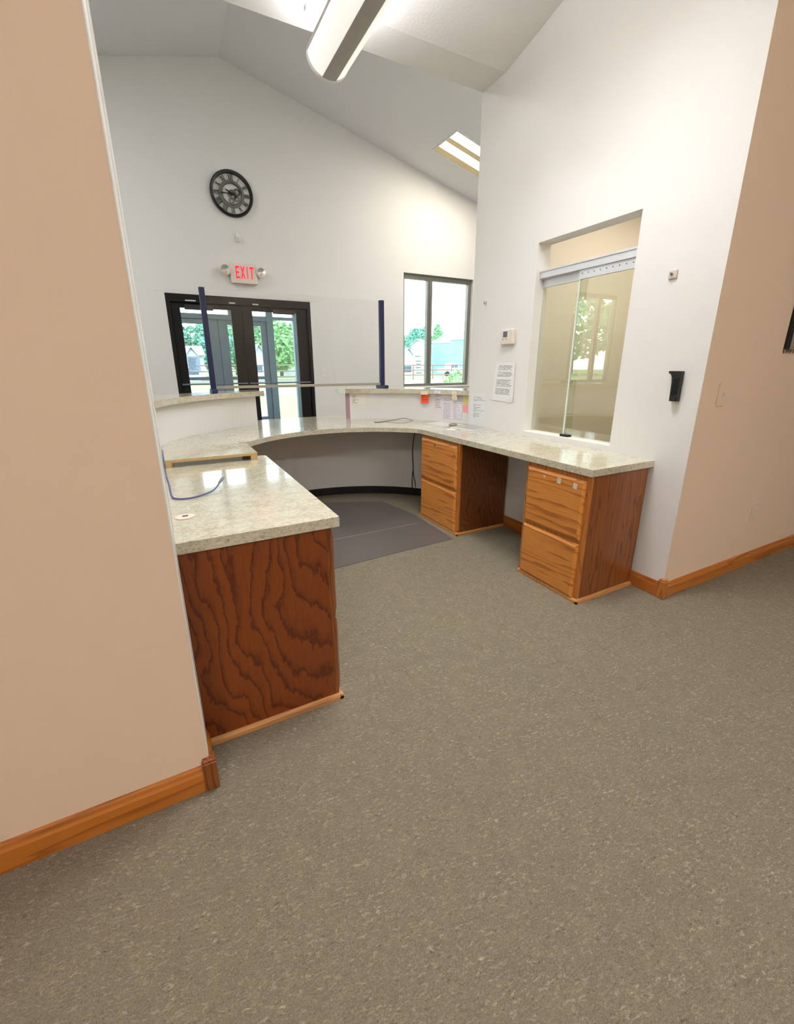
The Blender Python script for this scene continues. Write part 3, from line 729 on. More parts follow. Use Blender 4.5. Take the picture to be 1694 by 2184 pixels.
MB().cyl((kc[0], YB - .034, kc[2]), .018, .03, 'Y', 20).build('hub', M['clock_dark'], ck, smooth=True)
romans = ['XII', 'I', 'II', 'III', 'IV', 'V', 'VI', 'VII', 'VIII', 'IX', 'X', 'XI']
def bar2(a, b, wd):
    a = Vector(a); b = Vector(b); d = (b - a).normalized(); n = Vector((-d.y, d.x)) * wd / 2
    return [a - n, b - n, b + n, a + n]
for h, s in enumerate(romans):
    th_ = R(90 - 30 * h); er = Vector((math.cos(th_), math.sin(th_))); et = Vector((er.y, -er.x))
    wid = {'I': .016, 'V': .034, 'X': .034}; tot = sum(wid[c] for c in s); x = -tot / 2; mb = MB()
    def P(t_, r_): q = Vector((kc[0], kc[2])) + er * r_ + et * t_; return (q.x, q.y)
    for c in s:
        cw = wid[c]; xm = x + cw / 2; r0, r1 = .162, .222
        segs = {'I': [((xm, r0), (xm, r1), .007)], 'V': [((xm, r0), (xm - cw * .36, r1), .008), ((xm, r0), (xm + cw * .36, r1), .005)], 'X': [((xm - cw * .36, r0), (xm + cw * .36, r1), .005), ((xm + cw * .36, r0), (xm - cw * .36, r1), .008)]}[c]
        for a, b, wd in segs:
            mb.xz(bar2(P(*a), P(*b), wd), YB - .020, YB - .012)
        x += cw
    mb.build('numeral', M['clock_dark'], ck)
def hand(ang, ln, wd, y):
    d = Vector((math.cos(R(ang)), math.sin(R(ang)))); c = Vector((kc[0], kc[2])); n = Vector((-d.y, d.x))
    pl_ = [c - d * .045 - n * wd * .3, c + d * ln * .7 - n * wd * .5, c + d * ln, c + d * ln * .7 + n * wd * .5, c - d * .045 + n * wd * .3]
    return MB().xz([tuple(p) for p in pl_], y, y + .003)
hand(152, .10, .020, YB - .036).build('hour_hand', M['clock_black'], ck)
hand(183, .165, .014, YB - .040).build('minute_hand', M['clock_black'], ck)

# motion detector
md_ = thing('motion_detector', 'small white motion detector between the clock and the exit sign', 'detector', (1.181, YB, 2.93))
MB().box(1.156, 1.206, YB - .035, YB, 2.885, 2.978).build('housing', M['plastic_white'], md_, bevel=.006)
MB().box(1.164, 1.198, YB - .041, YB - .034, 2.892, 2.938).build('sensor_lens', M['plastic_ivory'], md_, bevel=.004)

# exit sign
ex = thing('exit_sign', 'white exit sign with red letters and two round emergency lamps', 'exit sign', (1.205, YB, 2.48))
MB().box(1.030, 1.385, YB - .075, YB, 2.358, 2.605).build('housing', M['plastic_ivory'], ex, bevel=.006)
lt = {'E': [(0, .28, 0, 1), (0, 1, 0, .16), (0, .85, .43, .57), (0, 1, .84, 1)], 'I': [(.32, .68, 0, 1)], 'T': [(.36, .64, 0, 1), (0, 1, .84, 1)]}
lx = 1.100
for c in 'EXIT':
    wd = {'E': .052, 'X': .060, 'I': .040, 'T': .056}[c]; z0, z1 = 2.418, 2.572; mb = MB()
    if c == 'X':
        mb.xz([(lx, z0), (lx + .018, z0), (lx + wd, z1), (lx + wd - .018, z1)], YB - .0785, YB - .074)
        mb.xz([(lx + wd - .018, z0), (lx + wd, z0), (lx + .018, z1), (lx, z1)], YB - .0788, YB - .074)
    else:
        for a, b, p, q in lt[c]: mb.box(lx + a * wd, lx + b * wd, YB - .0785, YB - .074, z0 + p * (z1 - z0), z0 + q * (z1 - z0))
    mb.build('letter', M['red_letter'], ex); lx += wd + .011
for sx in (-1, 1):
    cx_ = 1.2075 + sx * .238; cz_ = 2.512
    hl = MB().ring((cx_, YB - .03, cz_), [(.0, .0), (.045, .0), (.066, -.045), (.072, -.062), (.066, -.066), (.0, -.050)], 32).build('lamp_head', M['plastic_ivory'], ex, smooth=True)
    MB().ring((cx_, YB - .03, cz_), [(.0, -.048), (.062, -.064), (.058, -.071), (.0, -.080)], 32).build('lamp_lens', M['chrome'], hl, smooth=True)
    MB().box(cx_ - sx * .03, cx_ - sx * .07, YB - .05, YB - .01, cz_ - .02, cz_ + .02).build('lamp_arm', M['plastic_ivory'], hl, bevel=.004)

def toggle_plate(name, label, cat, c, axis, mat, outlet=False, tmat=None):
    """plate facing -y (axis 'Y') at centre c"""
    r = thing(name, label, cat, c); x, y, z = c
    MB().box(x - .035, x + .035, y - .006, y, z - .0575, z + .0575).build('plate', mat, r, bevel=.003)
    if outlet:
        for dz in (.022, -.022):
            MB().cyl((x, y - .006, z + dz), .017, -.003, 'Y', 20).build('socket', tmat or mat, r, bevel=.001)
    else:
        MB().add([(x - .006, y - .006, z - .012), (x + .006, y - .006, z - .012), (x + .006, y - .006, z + .012), (x - .006, y - .006, z + .012), (x - .005, y - .018, z + .004), (x + .005, y - .018, z + .004), (x + .005, y - .018, z + .011), (x - .005, y - .018, z + .011)],
                 [(3, 2, 1, 0), (4, 5, 6, 7), (0, 1, 5, 4), (1, 2, 6, 5), (2, 3, 7, 6), (3, 0, 4, 7)]).build('toggle', tmat or mat, r, bevel=.001)
    return r
toggle_plate('light_switch', 'white light switch on the foyer wall beside the black doors', 'light switch', (2.305, YB, 1.15), 'Y', M['plastic_white'])
toggle_plate('light_switch', 'tan painted light switch on the tan wall below the tapestry', 'light switch', (2.486, YR, 1.100), 'Y', M['plastic_tan'], tmat=M['plastic_ivory'])
toggle_plate('wall_outlet', 'tan wall outlet low on the tan wall above the baseboard', 'outlet', (3.15, YR, .370), 'Y', M['plastic_tan'], True, M['plastic_ivory'])

# paper sign taped to the door glass
M['door_notice'] = printed('door_notice_print', (224, 234, 248), (150, 168, 208), rows=14, u0=.10, u1=.92, v0=.08, v1=.90, words=8, amt=.9)
_t = M['door_notice'].node_tree; _b = _t.nodes['Principled BSDF']; _o = _t.nodes['Material Output']
_tr = _t.nodes.new('ShaderNodeBsdfTranslucent'); _mx = _t.nodes.new('ShaderNodeMixShader'); _mx.inputs[0].default_value = .75
_t.links.new(_b.inputs['Base Color'].links[0].from_socket, _tr.inputs[0]); _t.links.new(_b.outputs[0], _mx.inputs[1]); _t.links.new(_tr.outputs[0], _mx.inputs[2]); _t.links.new(_mx.outputs[0], _o.inputs[0])
dn = sheet('door_notice', lambda u, v: (.352 + .158 * u, YB + .050, 1.186 + .200 * v), M['door_notice'])
tag(dn, 'pale blue printed notice stuck on the left entrance door glass', 'notice')

# ------------------------------------------------------------------ right wall items
th_ = thing('thermostat', 'ivory wall thermostat with a grey display above the taped notice', 'thermostat', (XR, 2.588, 1.447))
MB().box(XR - .030, XR, 2.520, 2.652, 1.394, 1.498).build('housing', M['plastic_ivory'], th_, bevel=.007, seg=3)
MB().box(XR - .0312, XR - .029, 2.578, 2.622, 1.444, 1.484).build('display', M['lcd'], th_)
for y_ in (2.622, 2.585): MB().box(XR - .033, XR - .029, y_ - .006, y_ + .006, 1.428, 1.434).build('button', M['plastic_grey'], th_, bevel=.001)
MB().box(XR - .0318, XR - .029, 2.558, 2.564, 1.455, 1.475).build('button', M['plastic_white'], th_)

M['notice'] = printed('wall_notice_print', (232, 232, 230), (120, 120, 126), rows=30, u0=.14, u1=.90, v0=.16, v1=.93, words=26, amt=.9, ragged=.12, blocks=.30)
nt = sheet('wall_notice', lambda u, v: (XR - .004 - .006 * math.sin(v * 3.0) * (1 - u), 2.712 - .035 * v * (1 - u) + .026 * (1 - u) - .212 * u, .985 + .284 * v - .002 * u), M['notice'], 8, 8)
tag(nt, 'white printed notice in a plastic sleeve taped below the thermostat', 'notice')
M['tape'] = plain('clear_tape', (214, 204, 190), .25)
sl = sheet('tape_strip', lambda u, v: (XR - .006, 2.560 - .055 * u - .012 * v, .972 + .036 * v + .012 * u), plain('glossy_tape', (236, 236, 236), .12), 3, 3, nt)
sl.location = (0, 0, 0)
M['phone_list'] = printed('phone_list_print', (226, 228, 228), (150, 152, 156), rows=26, u0=.22, u1=.95, v0=.18, v1=.93, words=14, amt=.8, ragged=.62, blocks=.32)
ls = sheet('phone_list', lambda u, v: (XR - .0015, 3.016 - .212 * u, .764 + .268 * v - .003 * u), M['phone_list'], 4, 4)
tag(ls, 'white printed list taped flat to the right wall end above the counter', 'notice')

hk = thing('wall_hook', 'small clear adhesive hook high on the right wall near the foyer window', 'hook', (XR, 2.868, 1.714))
MB().box(XR - .005, XR, 2.860, 2.878, 1.690, 1.738).build('back_plate', M['plastic_white'], hk, bevel=.002)
MB().tube([(XR - .004, 2.869, 1.722), (XR - .008, 2.869, 1.706), (XR - .020, 2.869, 1.700), (XR - .027, 2.869, 1.708), (XR - .028, 2.869, 1.718)], .0032, 8).build('prong', M['plastic_grey'], hk, smooth=True)
fo = thing('wall_plate', 'small square ivory plate with a grey peg on the right wall beside the sliding window', 'wall plate', (XR, 1.437, 1.671))
MB().box(XR - .010, XR, 1.415, 1.458, 1.651, 1.692).build('plate', plain('fob_plate', (206, 196, 188), .35), fo, bevel=.005, seg=3)
MB().tube([(XR - .010, 1.438, 1.672), (XR - .024, 1.438, 1.676)], [.006, .003], 10).build('peg', M['plastic_grey'], fo, smooth=True)
# black wall file holder, seen from its side
fh = thing('wall_bracket', 'black plastic hooked bracket mounted on the right wall near the tan corner', 'bracket', (XR, 1.31, 1.07))
hp = [(1.297, 1.068), (1.335, 1.068), (1.338, 1.160), (1.341, 1.183), (1.346, 1.196), (1.353, 1.203), (1.360, 1.204), (1.361, 1.215), (1.297, 1.215)]
MB().yz(hp, XR - .026, XR - .0005).build('bracket', M['black_plastic'], fh, bevel=.001)
for k in range(4): MB().box(XR - .0285, XR - .0255, 1.303 + k * .008, 1.306 + k * .008, 1.10, 1.18).build('rib', M['black_plastic'], fh)
MB().box(XR - .032, XR - .0255, 1.300, 1.332, 1.072, 1.088).build('clip', M['black_plastic'], fh, bevel=.002)

# tapestry at the picture edge
tp = thing('wall_tapestry', 'woven wall hanging with a black border and fringe on the tan wall', 'tapestry', (3.35, YR, 1.32))
t = NT('tapestry_weave'); v = t.coord(); x_, y_, z_ = t.sep(v)[:3]
ck_ = t.noise(t.mapping(v, (30, 30, 120)), 1., 3); t.col(t.mix(ck_, rgba((120, 112, 98)), rgba((166, 156, 138)))); t.pr(.95); t.bump(t.noise(t.mapping(v, (300, 300, 300)), 1.), .4, .002)
M['tapestry'] = t.m
t = NT('tapestry_black'); v = t.coord(); t.col(t.mix(t.noise(v, 200, 2), rgba((14, 11, 9)), rgba((32, 27, 22)))); t.pr(.95); M['tap_black'] = t.m
MB().box(3.055, 3.65, YR - .008, YR - .002, 1.325, 2.05).build('woven_field', M['tapestry'], tp)
for a, b, c, d in ((3.012, 3.058, 1.325, 2.09), (3.65, 3.69, 1.325, 2.09), (3.058, 3.65, 2.05, 2.09)):
    MB().box(a, b, YR - .012, YR - .001, c, d).build('border', M['tap_black'], tp, bevel=.002)
for i in range(26):
    xf_ = 3.014 + i * .0265; ln = .020 + .014 * random.random()
    MB().tube([(xf_, YR - .006, 1.326), (xf_ + random.uniform(-.006, .006), YR - .007, 1.326 - ln * .5), (xf_ + random.uniform(-.01, .01), YR - .006, 1.326 - ln)], [.0055, .004, .001], 6).build('fringe_tassel', plain('fringe', (112, 100, 82), .95) if i == 0 else bpy.data.materials['fringe'], tp)

# ------------------------------------------------------------------ papers on the knee wall and counter
def on_knee(name, a0, a1, z0, z1, mat, label, cat, lift=.0015, curl=0., rr=RK, n=6):
    o = sheet(name, lambda u, v: (*arc(rr - lift - curl * (1 - v) ** 2, a0 + (a1 - a0) * u), z0 + (z1 - z0) * v), mat, n, n)
    return tag(o, label, cat)
M['card'] = printed('contact_card_print', (232, 228, 216), (110, 108, 104), rows=10, u0=.05, u1=.5, v0=.05, v1=.95, words=10, amt=.8, ragged=.3, blocks=.2)
M['flyer'] = printed('flyer_print', (224, 216, 222), (140, 132, 142), rows=13, u0=.08, u1=.9, v0=.30, v1=.97, words=12, amt=.8, ragged=.35, blocks=.3)
M['roster'] = printed('roster_print', (226, 222, 226), (150, 144, 152), rows=26, u0=.05, u1=.95, v0=.03, v1=.97, words=12, amt=.85, ragged=.3, blocks=.22)
M['form'] = printed('form_print', (206, 200, 210), (236, 240, 246), rows=12, u0=.3, u1=.98, v0=.05, v1=.75, words=5, amt=.9, ragged=.1, blocks=.2)
M['orange_note'] = printed('orange_note_print', (236, 86, 52), (186, 52, 32), rows=4, u0=.1, u1=.9, v0=.3, v1=.9, words=8, amt=.8)
M['yellow_note'] = printed('yellow_note_print', (222, 214, 132), (190, 180, 104), rows=7, u0=.1, u1=.9, v0=.1, v1=.9, words=8, amt=.5)
M['pink_note'] = printed('pink_note_print', (246, 172, 172), (216, 138, 140), rows=7, u0=.1, u1=.9, v0=.1, v1=.9, words=8, amt=.5)
M['cream_tab'] = plain('cream_tab', (232, 222, 190), .6)
M['white_tab'] = printed('white_tab_print', (236, 236, 240), (170, 172, 186), rows=2, u0=.1, u1=.9, v0=.1, v1=.9, words=8)
on_knee('contact_card', 69.4, 63.4, .895, .984, M['card'], 'small cream contact card taped on the raised desk wall next to its mauve end', 'card')
on_knee('sticky_note', 38.6, 35.1, .915, .996, M['orange_note'], 'orange-red sticky note hanging from the ledge edge by a cream tab', 'sticky note', lift=.030, curl=.004)
on_knee('paper_tab', 38.4, 35.2, .992, 1.026, M['cream_tab'], 'cream paper tab stuck on the ledge edge above the orange-red note', 'paper tab', rr=1.2342, n=3)
on_knee('flyer', 33.0, 29.2, .812, 1.001, M['flyer'], 'pale lavender printed flyer under the ledge beside the long roster', 'notice')
on_knee('paper_tab', 32.2, 29.3, 1.006, 1.031, M['white_tab'], 'white lettered tab stuck on the ledge edge above the lavender flyer', 'paper tab', rr=1.2342, n=3)
on_knee('roster_sheet', 29.0, 24.3, .765, 1.000, M['roster'], 'tall printed roster sheet in columns between the flyer and the grey form', 'notice')
on_knee('form_sheet', 24.1, 19.8, .775, .996, M['form'], 'grey form with pale handwritten patches between roster and sticky notes', 'notice')
on_knee('paper_tab', 24.0, 21.6, .952, 1.030, M['cream_tab'], 'long cream paper strip curling down from the ledge over the grey form', 'paper tab', rr=1.2342, curl=-.02)
on_knee('sticky_note', 19.7, 16.9, .920, .990, M['yellow_note'], 'yellow sticky note on the raised desk wall above the pink one', 'sticky note')
on_knee('sticky_note', 19.9, 17.0, .847, .917, M['pink_note'], 'pink sticky note on the raised desk wall below the yellow one', 'sticky note')

def flat_paper(name, quad, mat, label, cat, lift=.001, bow=0.):
    a, b, c, d = [Vector((*q, ZT + lift)) for q in quad]
    def fn_(u, v):
        p = a.lerp(b, u).lerp(d.lerp(c, u), v); p.z += bow * math.sin(math.pi * u) * math.sin(math.pi * v); return p
    return tag(sheet(name, fn_, mat, 6, 6), label, cat)
M['paper_plain'] = plain('white_paper', (232, 228, 220), .6)
M['magazine'] = tex2('magazine_cover', (120, 122, 120), (216, 216, 212), 16., .35, 3)
flat_paper('paper_sheet', [(2.020, 3.330), (2.085, 3.055), (2.296, 3.080), (2.235, 3.375)], M['paper_plain'], 'blank cream sheet of paper lying on the counter below the roster', 'paper')
mg = thing('magazine', 'magazine with a grey and white cover lying on the counter by the wall', 'magazine', (2.20, 2.88, ZT))
mg_q = [(2.075, 2.985), (2.105, 2.735), (2.292, 2.765), (2.285, 3.040)]
MB().plan(mg_q, ZT + .0004, ZT + .0055).build('pages', M['paper_plain'], mg)
MB().plan([(2.102, 2.965), (2.128, 2.752), (2.286, 2.778), (2.280, 3.012)], ZT + .0056, ZT + .0066).build('cover', M['magazine'], mg)
ms = MB()
ms.ring((2.155, 3.055, ZT), [(0, .0015), (.030, .0015), (.036, .008), (.036, .017), (.030, .022), (.0, .0235)], 28, 'Z')
o = ms.build('paperweight', tex2('stone_paperweight', (112, 104, 92), (168, 160, 146), 60., .6), origin=(2.155, 3.055, ZT), smooth=True)
tag(o, 'small round grey-brown paperweight on the cream sheet of paper', 'paperweight')
pcs = flat_paper('paper_scrap', [(1.96, 2.905), (2.01, 2.83), (2.065, 2.868), (2.03, 2.945)], M['paper_plain'], 'small torn white scrap of paper near the counter front edge', 'paper', bow=.008)

# ------------------------------------------------------------------ cables
def smooth_path(p, n=8):
    p = [Vector(q) for q in p]; out = []
    for i in range(len(p) - 1):
        p0, p1, p2, p3 = p[max(i - 1, 0)], p[i], p[i + 1], p[min(i + 2, len(p) - 1)]
        for k in range(n):
            t_ = k / n
            out.append(.5 * ((2 * p1) + (p2 - p0) * t_ + (2 * p0 - 5 * p1 + 4 * p2 - p3) * t_ ** 2 + (3 * p1 - p0 - 3 * p2 + p3) * t_ ** 3))
    out.append(p[-1]); return out
nc = thing('network_cable', 'blue network cable with a dark plug curling over the left counter', 'cable', (.0, 1.9, ZT))
cab = [(-.0545, 2.75, .79), (-.0515, 2.44, .780), (-.050, 2.38, .757), (-.046, 2.25, .754), (-.036, 2.03, .754), (-.031, 1.87, .754), (-.020, 1.81, .754), (.020, 1.785, .754), (.072, 1.803, .755), (.119, 1.845, .757), (.145, 1.89, .765), (.157, 1.925, .770)]
MB().tube(smooth_path(cab), .0032, 8).build('cord', M['vinyl_cable'], nc, smooth=True)
MB().tube([(.155, 1.920, .769), (.163, 1.940, .7715), (.176, 1.972, .775)], [.005, .0068, .0068], 8).build('plug_boot', M['plastic_grey'], nc)
pg = MB().tube([(.175, 1.970, .775), (.185, 1.995, .777)], [.0065, .006], 4).build('plug', M['acr_plug'] if 'acr_plug' in M else plain('plug_plastic', (150, 158, 160), .25), nc)
dc = MB().tube(smooth_path([(1.672, 3.62, .753), (1.72, 3.60, .753), (1.80, 3.62, .754), (1.87, 3.60, .762), (1.94, 3.59, .772), (1.99, 3.59, .769), (2.03, 3.57, .757), (2.055, 3.575, .753)]), .0024, 8)
tag(dc.build('desk_cable', M['black_cable'], origin=(1.85, 3.66, ZT), smooth=True), 'short thin black cable lying on the curved counter below the card', 'cable')
hc = thing('hanging_cable', 'black cable pair hanging under the curved counter beside the lock cabinet', 'cable', (2.06, 3.55, 0))
a1 = [(*arc(RK - .03, 40.6), .712), (*arc(RK - .022, 41.6), .62), (*arc(RK - .02, 42.4), .46), (*arc(RK - .012, 42.2), .28), (*arc(RK - .012, 42.6), .17), (*arc(RK - .015, 42.5), .02)]
a2 = [(*arc(RK - .014, 42.2), .30), (*arc(RK - .014, 41.9), .20), (*arc(RK - .016, 41.0), .12), (*arc(RK - .018, 41.2), .02)]
MB().tube(smooth_path(a1), .0045, 8).build('cord', M['black_cable'], hc, smooth=True)
MB().tube(smooth_path(a2), .0040, 8).build('cord', M['black_cable'], hc, smooth=True)

# ------------------------------------------------------------------ outdoors
GZ = -.15
struct('ground_lawn', MB().box(-130, 160, 7.12, 43.0, GZ - .2, GZ), M['grass'])
struct('ground_gravel', MB().box(-150, 200, 43.0, 150, GZ - .2, GZ - .01), M['gravel'])
struct('ground_lawn_far', MB().box(-150, 200, 54, 150, GZ - .1, GZ + .02), M['grass'])
struct('path_concrete', MB().box(-130, 160, 22.5, 29.0, GZ, GZ + .02), M['concrete'])
struct('path_apron', MB().box(-.6, 2.8, 9.42, 22.5, GZ, GZ + .03), M['concrete'])

# pipe fence across the far lawn
FY = 44.5
pf = thing('pipe_fence', 'pale pink-grey pipe rail fence crossing the lawn beyond the building', 'fence', (12, FY, GZ))
post0 = None
for i in range(34):
    xx = -38 + i * 2.65
    if post0 is None:
        post0 = MB().cyl((xx, FY, GZ - .05), .065, 1.62, 'Z', 8).build('post', M['pipe'], pf)
    else:
        c = post0.copy(); COL.objects.link(c); c.location = (2.65 * i, 0, 0)
for z in (1.40, .86, .32):
    MB().tube([(-38, FY, z), (50, FY, z)], .07, 6).build('rail', M['pipe'], pf)

def blob_leaves(mb, c, rx, rz, n, s):
    for _ in range(n):
        a = random.uniform(0, 2 * math.pi); z = random.uniform(-1, 1); q = math.sqrt(1 - z * z); r_ = random.uniform(.55, 1.0) ** .5
        p = Vector(c) + Vector((rx * q * math.cos(a), rx * q * math.sin(a), rz * z)) * r_
        u = Vector((random.gauss(0, 1), random.gauss(0, 1), random.gauss(0, .6))).normalized(); v = u.orthogonal().normalized()
        v.rotate(__import__('mathutils').Quaternion(u, random.uniform(0, 6.28)))
        k = s * random.uniform(.6, 1.3)
        mb.add([p - u * k, p + v * k * .55, p + u * k, p - v * k * .55], [(0, 1, 2, 3)])
def tree(u, v_top, wpx, Y, mat, label, group='trees beyond the fence', bare=0, n=1800):
    b = ony(u, 783, Y); top = ony(u, v_top, Y).z; d = (b.x ** 2 + Y * Y) ** .5
    wid = wpx * d / F_PX * .95; h = top - GZ
    root = thing('tree', label, 'tree', (b.x, Y, GZ), group)
    mb = MB().tube([(b.x, Y, GZ - .1), (b.x + .1, Y, GZ + h * .3), (b.x, Y, GZ + h * .6)], [h * .035, h * .026, h * .015], 8)
    for k in range(7):
        a = k * 2.4; z0 = GZ + h * (.25 + .05 * k); l_ = wid * .38
        mb.tube([(b.x, Y, z0), (b.x + math.cos(a) * l_ * .6, Y + math.sin(a) * l_ * .6, z0 + h * .16), (b.x + math.cos(a) * l_, Y + math.sin(a) * l_, z0 + h * .36)], [h * .012, h * .008, h * .003], 6)
    mb.build('trunk', M['bark'], root)
    lf = MB(); cz = GZ + h * .54
    if not bare:
        for k in range(9):
            a = random.uniform(0, 6.28); rr = random.uniform(.15, .55) * wid * .5; zz = cz + random.uniform(-.33, .26) * h
            blob_leaves(lf, (b.x + math.cos(a) * rr, Y + math.sin(a) * rr, zz), wid * .30, h * .17, n // 9, wid * .055)
        blob_leaves(lf, (b.x, Y, cz), wid * .46, h * .45, n, wid * .055)
    else:
        for k in range(8):
            a = random.uniform(0, 6.28); rr = random.uniform(.2, .8) * wid * .5
            blob_leaves(lf, (b.x + math.cos(a) * rr, Y + math.sin(a) * rr, cz + random.uniform(-.1, .38) * h), wid * .1, h * .06, n // 10, wid * .03)
    if not bare:
        nu_, nv_ = 18, 12; vs = []
        for jv in range(nv_ + 1):
            for iu in range(nu_):
                a = 2 * math.pi * iu / nu_; ph = math.pi * jv / nv_; k = .82 + .16 * math.sin(3 * a + jv * 1.7) * math.sin(2.3 * ph + iu)
                vs.append((b.x + wid * .42 * k * math.sin(ph) * math.cos(a), Y + wid * .42 * k * math.sin(ph) * math.sin(a), cz + h * .44 * k * math.cos(ph)))
        lf.add(vs, [(jv * nu_ + iu, jv * nu_ + (iu + 1) % nu_, (jv + 1) * nu_ + (iu + 1) % nu_, (jv + 1) * nu_ + iu) for jv in range(nv_) for iu in range(nu_)])
    lf.build('foliage', mat, root, kind='stuff')
    return root
TL = [(362, 676, 96, 74, 'leaf_b', 'tall blue-green tree behind the gabled house'), (410, 668, 80, 88, 'leaf_b', 'half-bare tree rising over the house roof'), (462, 678, 84, 72, 'leaf_b', 'broad blue-green tree behind the door meeting stiles'),
      (505, 684, 66, 86, 'leaf_a', 'green tree between the two entrance door leaves'), (548, 684, 80, 104, 'leaf_a', 'green tree behind the small white cottage'), (600, 682, 92, 62, 'leaf_c', 'full light green tree seen through the right door leaf'),
      (650, 676, 88, 84, 'leaf_a', 'green tree beside the light green one beyond the right door'),
      (885, 695, 42, 92, 'leaf_b', 'rounded blue-green tree behind the white barn'), (906, 690, 34, 116, 'leaf_b', 'darker tree beside the window mullion'), (932, 686, 30, 92, 'leaf_a', 'green tree behind the nearer silo roof'), (868, 712, 26, 114, 'leaf_b', 'small tree left of the white barn')]
for u, vt, wp, Y, mt, lb in TL: tree(u, vt, wp, Y, M[mt], lb, bare=(u == 410))
tree(955, 688, 22, 124, M['leaf_b'], 'bare branching tree rising behind the silo cap', bare=1)
tree(992, 700, 30, 104, M['leaf_a'], 'tree at the window edge behind the larger silo')

def house(u0, u1, v_eave, v_peak, Y, depth, label, cat='house', gable_front=True, u_roof=None, name='house', windows=()):
    a = ony(u0, 783, Y).x; b = ony(u1, 783, Y).x; ze = ony((u0 + u1) / 2, v_eave, Y).z; zp = ony((u0 + u1) / 2, v_peak, Y).z
    root = thing(name, label, cat, ((a + b) / 2, Y, GZ))
    MB().xz([(a, GZ - .05), (b, GZ - .05), (b, ze), ((a + b) / 2, zp - .12), (a, ze)], Y, Y + depth).build('walls', M['siding'], root)
    xm = (a + b) / 2; rf = MB(); o = (b - a) * .07; k = (zp - ze) / (xm - a)
    rf.xz([(a - o, ze - o * k), (xm, zp), (b + o, ze - o * k), (b + o, ze - o * k + .15), (xm, zp + .15), (a - o, ze - o * k + .15)], Y - .3, Y + depth + .3)
    rf.build('roof', M['roof'], root)
    for fx, fz, w_, h_ in windows:
        x = a + (b - a) * fx; z = GZ + (ze - GZ) * fz
        q = MB().box(x - w_ / 2, x + w_ / 2, Y - .04, Y + .02, z, z + h_).build('window', M['dark_opening'], root)
    return root
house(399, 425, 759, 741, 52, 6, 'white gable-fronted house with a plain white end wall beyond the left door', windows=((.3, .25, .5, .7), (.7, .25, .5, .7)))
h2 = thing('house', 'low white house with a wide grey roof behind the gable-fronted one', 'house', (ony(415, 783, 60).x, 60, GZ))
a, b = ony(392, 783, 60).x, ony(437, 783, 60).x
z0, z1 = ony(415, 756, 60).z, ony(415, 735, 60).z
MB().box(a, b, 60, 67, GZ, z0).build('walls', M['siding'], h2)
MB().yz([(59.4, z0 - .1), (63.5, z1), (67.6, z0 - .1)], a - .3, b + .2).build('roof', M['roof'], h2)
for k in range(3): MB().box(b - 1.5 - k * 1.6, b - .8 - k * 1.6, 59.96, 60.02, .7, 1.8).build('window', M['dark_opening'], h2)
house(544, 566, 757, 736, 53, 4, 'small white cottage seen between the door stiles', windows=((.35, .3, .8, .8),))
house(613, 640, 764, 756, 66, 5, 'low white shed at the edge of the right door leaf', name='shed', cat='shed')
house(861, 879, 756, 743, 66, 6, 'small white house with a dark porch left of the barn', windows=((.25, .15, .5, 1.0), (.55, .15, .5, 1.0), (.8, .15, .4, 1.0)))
# barn
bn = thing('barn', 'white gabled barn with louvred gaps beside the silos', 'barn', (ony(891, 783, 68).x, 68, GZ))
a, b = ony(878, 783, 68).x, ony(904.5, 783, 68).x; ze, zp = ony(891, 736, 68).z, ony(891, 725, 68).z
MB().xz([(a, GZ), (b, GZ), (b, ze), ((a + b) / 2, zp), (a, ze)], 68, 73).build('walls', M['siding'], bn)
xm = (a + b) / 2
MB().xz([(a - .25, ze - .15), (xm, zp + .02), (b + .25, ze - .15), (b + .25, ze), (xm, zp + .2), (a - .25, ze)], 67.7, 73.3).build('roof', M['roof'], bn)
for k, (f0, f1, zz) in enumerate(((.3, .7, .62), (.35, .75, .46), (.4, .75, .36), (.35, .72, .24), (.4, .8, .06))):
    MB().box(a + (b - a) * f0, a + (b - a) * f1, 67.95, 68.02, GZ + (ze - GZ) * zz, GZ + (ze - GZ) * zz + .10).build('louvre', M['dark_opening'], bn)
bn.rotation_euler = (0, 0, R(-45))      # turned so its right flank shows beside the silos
# silos
def silo(u, v_eave, v_peak, rpx, Y, label):
    c = ony(u, 783, Y); d = c.x * fw.x + Y * fw.y + 0; r_ = rpx * d / F_PX
    ze = ony(u, v_eave, Y).z; zp = ony(u, v_peak, Y).z
    root = thing('grain_silo', label, 'silo', (c.x, Y, GZ), 'grain silos beyond the fence')
    n = 8; hh = (ze - GZ) / n
    for k in range(n):
        MB().cyl((c.x, Y, GZ + k * hh), r_ * (1 if k % 2 else .996), hh, 'Z', 40).build('ring_panel', M['silo'], root)
    rf = MB(); rf.cyl((c.x, Y, ze), r_ * 1.04, zp - ze, 'Z', 40, r_ * .16); rf.build('roof', M['silo_roof'], root)
    for k in range(20):
        a = 2 * math.pi * k / 20; ca, sa = math.cos(a), math.sin(a)
        MB().tube([(c.x + ca * r_ * 1.045, Y + sa * r_ * 1.045, ze + .03), (c.x + ca * r_ * .17, Y + sa * r_ * .17, zp + .03)], .045, 5).build('roof_rib', M['silo_roof'], root)
    MB().cyl((c.x, Y, zp), r_ * .2, .18, 'Z', 20).build('roof_cap', M['roof'], root)
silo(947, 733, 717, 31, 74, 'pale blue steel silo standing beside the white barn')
silo(1004, 726, 702, 42, 60, 'taller pale blue silo behind the window frame edge')
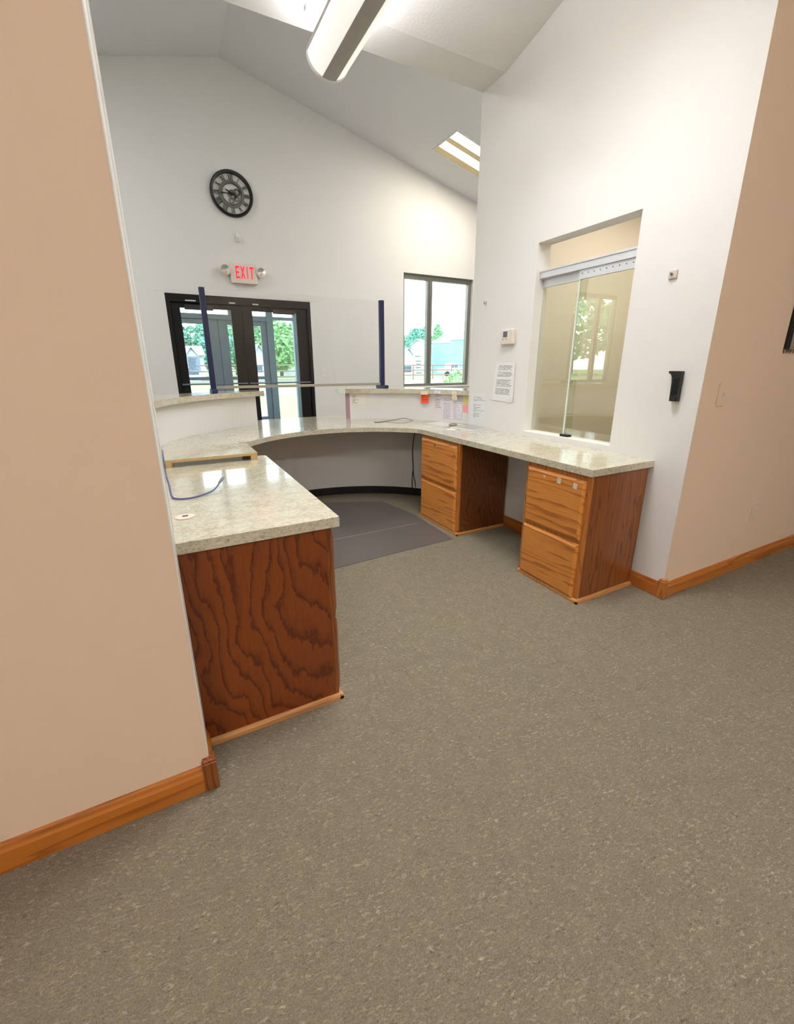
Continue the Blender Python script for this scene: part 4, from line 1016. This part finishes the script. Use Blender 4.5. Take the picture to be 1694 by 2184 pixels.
# white parked truck by the silos
tk = thing('pickup_truck', 'white pickup truck parked below the silos beyond the fence', 'truck', (ony(968, 783, 56).x, 56, GZ))
x0 = ony(946, 783, 56).x; x1 = ony(990, 783, 56).x; L = x1 - x0
MB().box(x0, x1, 56, 57.8, .35, 1.0).build('body', M['siding'], tk, bevel=.08)
MB().xz([(x0 + L * .34, 1.0), (x0 + L * .40, 1.72), (x0 + L * .70, 1.72), (x0 + L * .80, 1.0)], 56.1, 57.7).build('cab', M['siding'], tk, bevel=.05)
for f0, f1 in ((.41, .53), (.56, .70)): MB().box(x0 + L * f0, x0 + L * f1, 56.06, 56.12, 1.08, 1.6).build('window', M['dark_opening'], tk)
for f0 in (.2, .8): MB().cyl((x0 + L * f0, 55.97, .22), .37, .25, 'Y', 20).build('wheel', M['black_plastic'], tk, smooth=True)
# shrub below the window
sh = thing('shrub', 'leafy green shrub outside the foyer window by the silo view', 'shrub', (ony(972, 783, 12).x, 12, GZ))
c = sh.location; stm = MB()
for k in range(7):
    a = k * .9; stm.tube([(c.x, 12, GZ), (c.x + .25 * math.cos(a), 12 + .25 * math.sin(a), .45), (c.x + .42 * math.cos(a), 12 + .42 * math.sin(a), .95)], [.018, .012, .005], 6)
stm.build('stem', M['bark'], sh)
lf = MB(); blob_leaves(lf, (c.x, 12, .45), .55, .55, 420, .07); blob_leaves(lf, (c.x + .1, 12, .85), .3, .3, 120, .06); lf.build('foliage', M['leaf_c'], sh, kind='stuff')
# things outside the far left window, seen reflected in the sliding glass
up_ = thing('utility_pole', 'wooden utility pole with crossarm outside the far left window', 'utility pole', (-46.0, 38, GZ))
MB().cyl((-46.0, 38, GZ), .16, 7.2, 'Z', 12, .11).build('pole', M['bark'], up_); MB().box(-47.2, -44.8, 37.95, 38.05, 6.3, 6.45).build('crossarm', M['bark'], up_)
def far_tree(x, Y, h, wd, label):
    root = thing('tree', label, 'tree', (x, Y, GZ), 'trees beyond the fence')
    MB().tube([(x, Y, GZ - .1), (x, Y, GZ + h * .6)], [h * .035, h * .015], 8).build('trunk', M['bark'], root)
    lf = MB(); blob_leaves(lf, (x, Y, GZ + h * .6), wd * .5, h * .4, 1200, wd * .05); lf.build('foliage', M['leaf_a'], root, kind='stuff')
far_tree(-62, 58, 13, 16, 'broad tree outside the far left window behind the pole'); far_tree(-46, 62, 11, 14, 'round tree outside the far left window right of the pole')
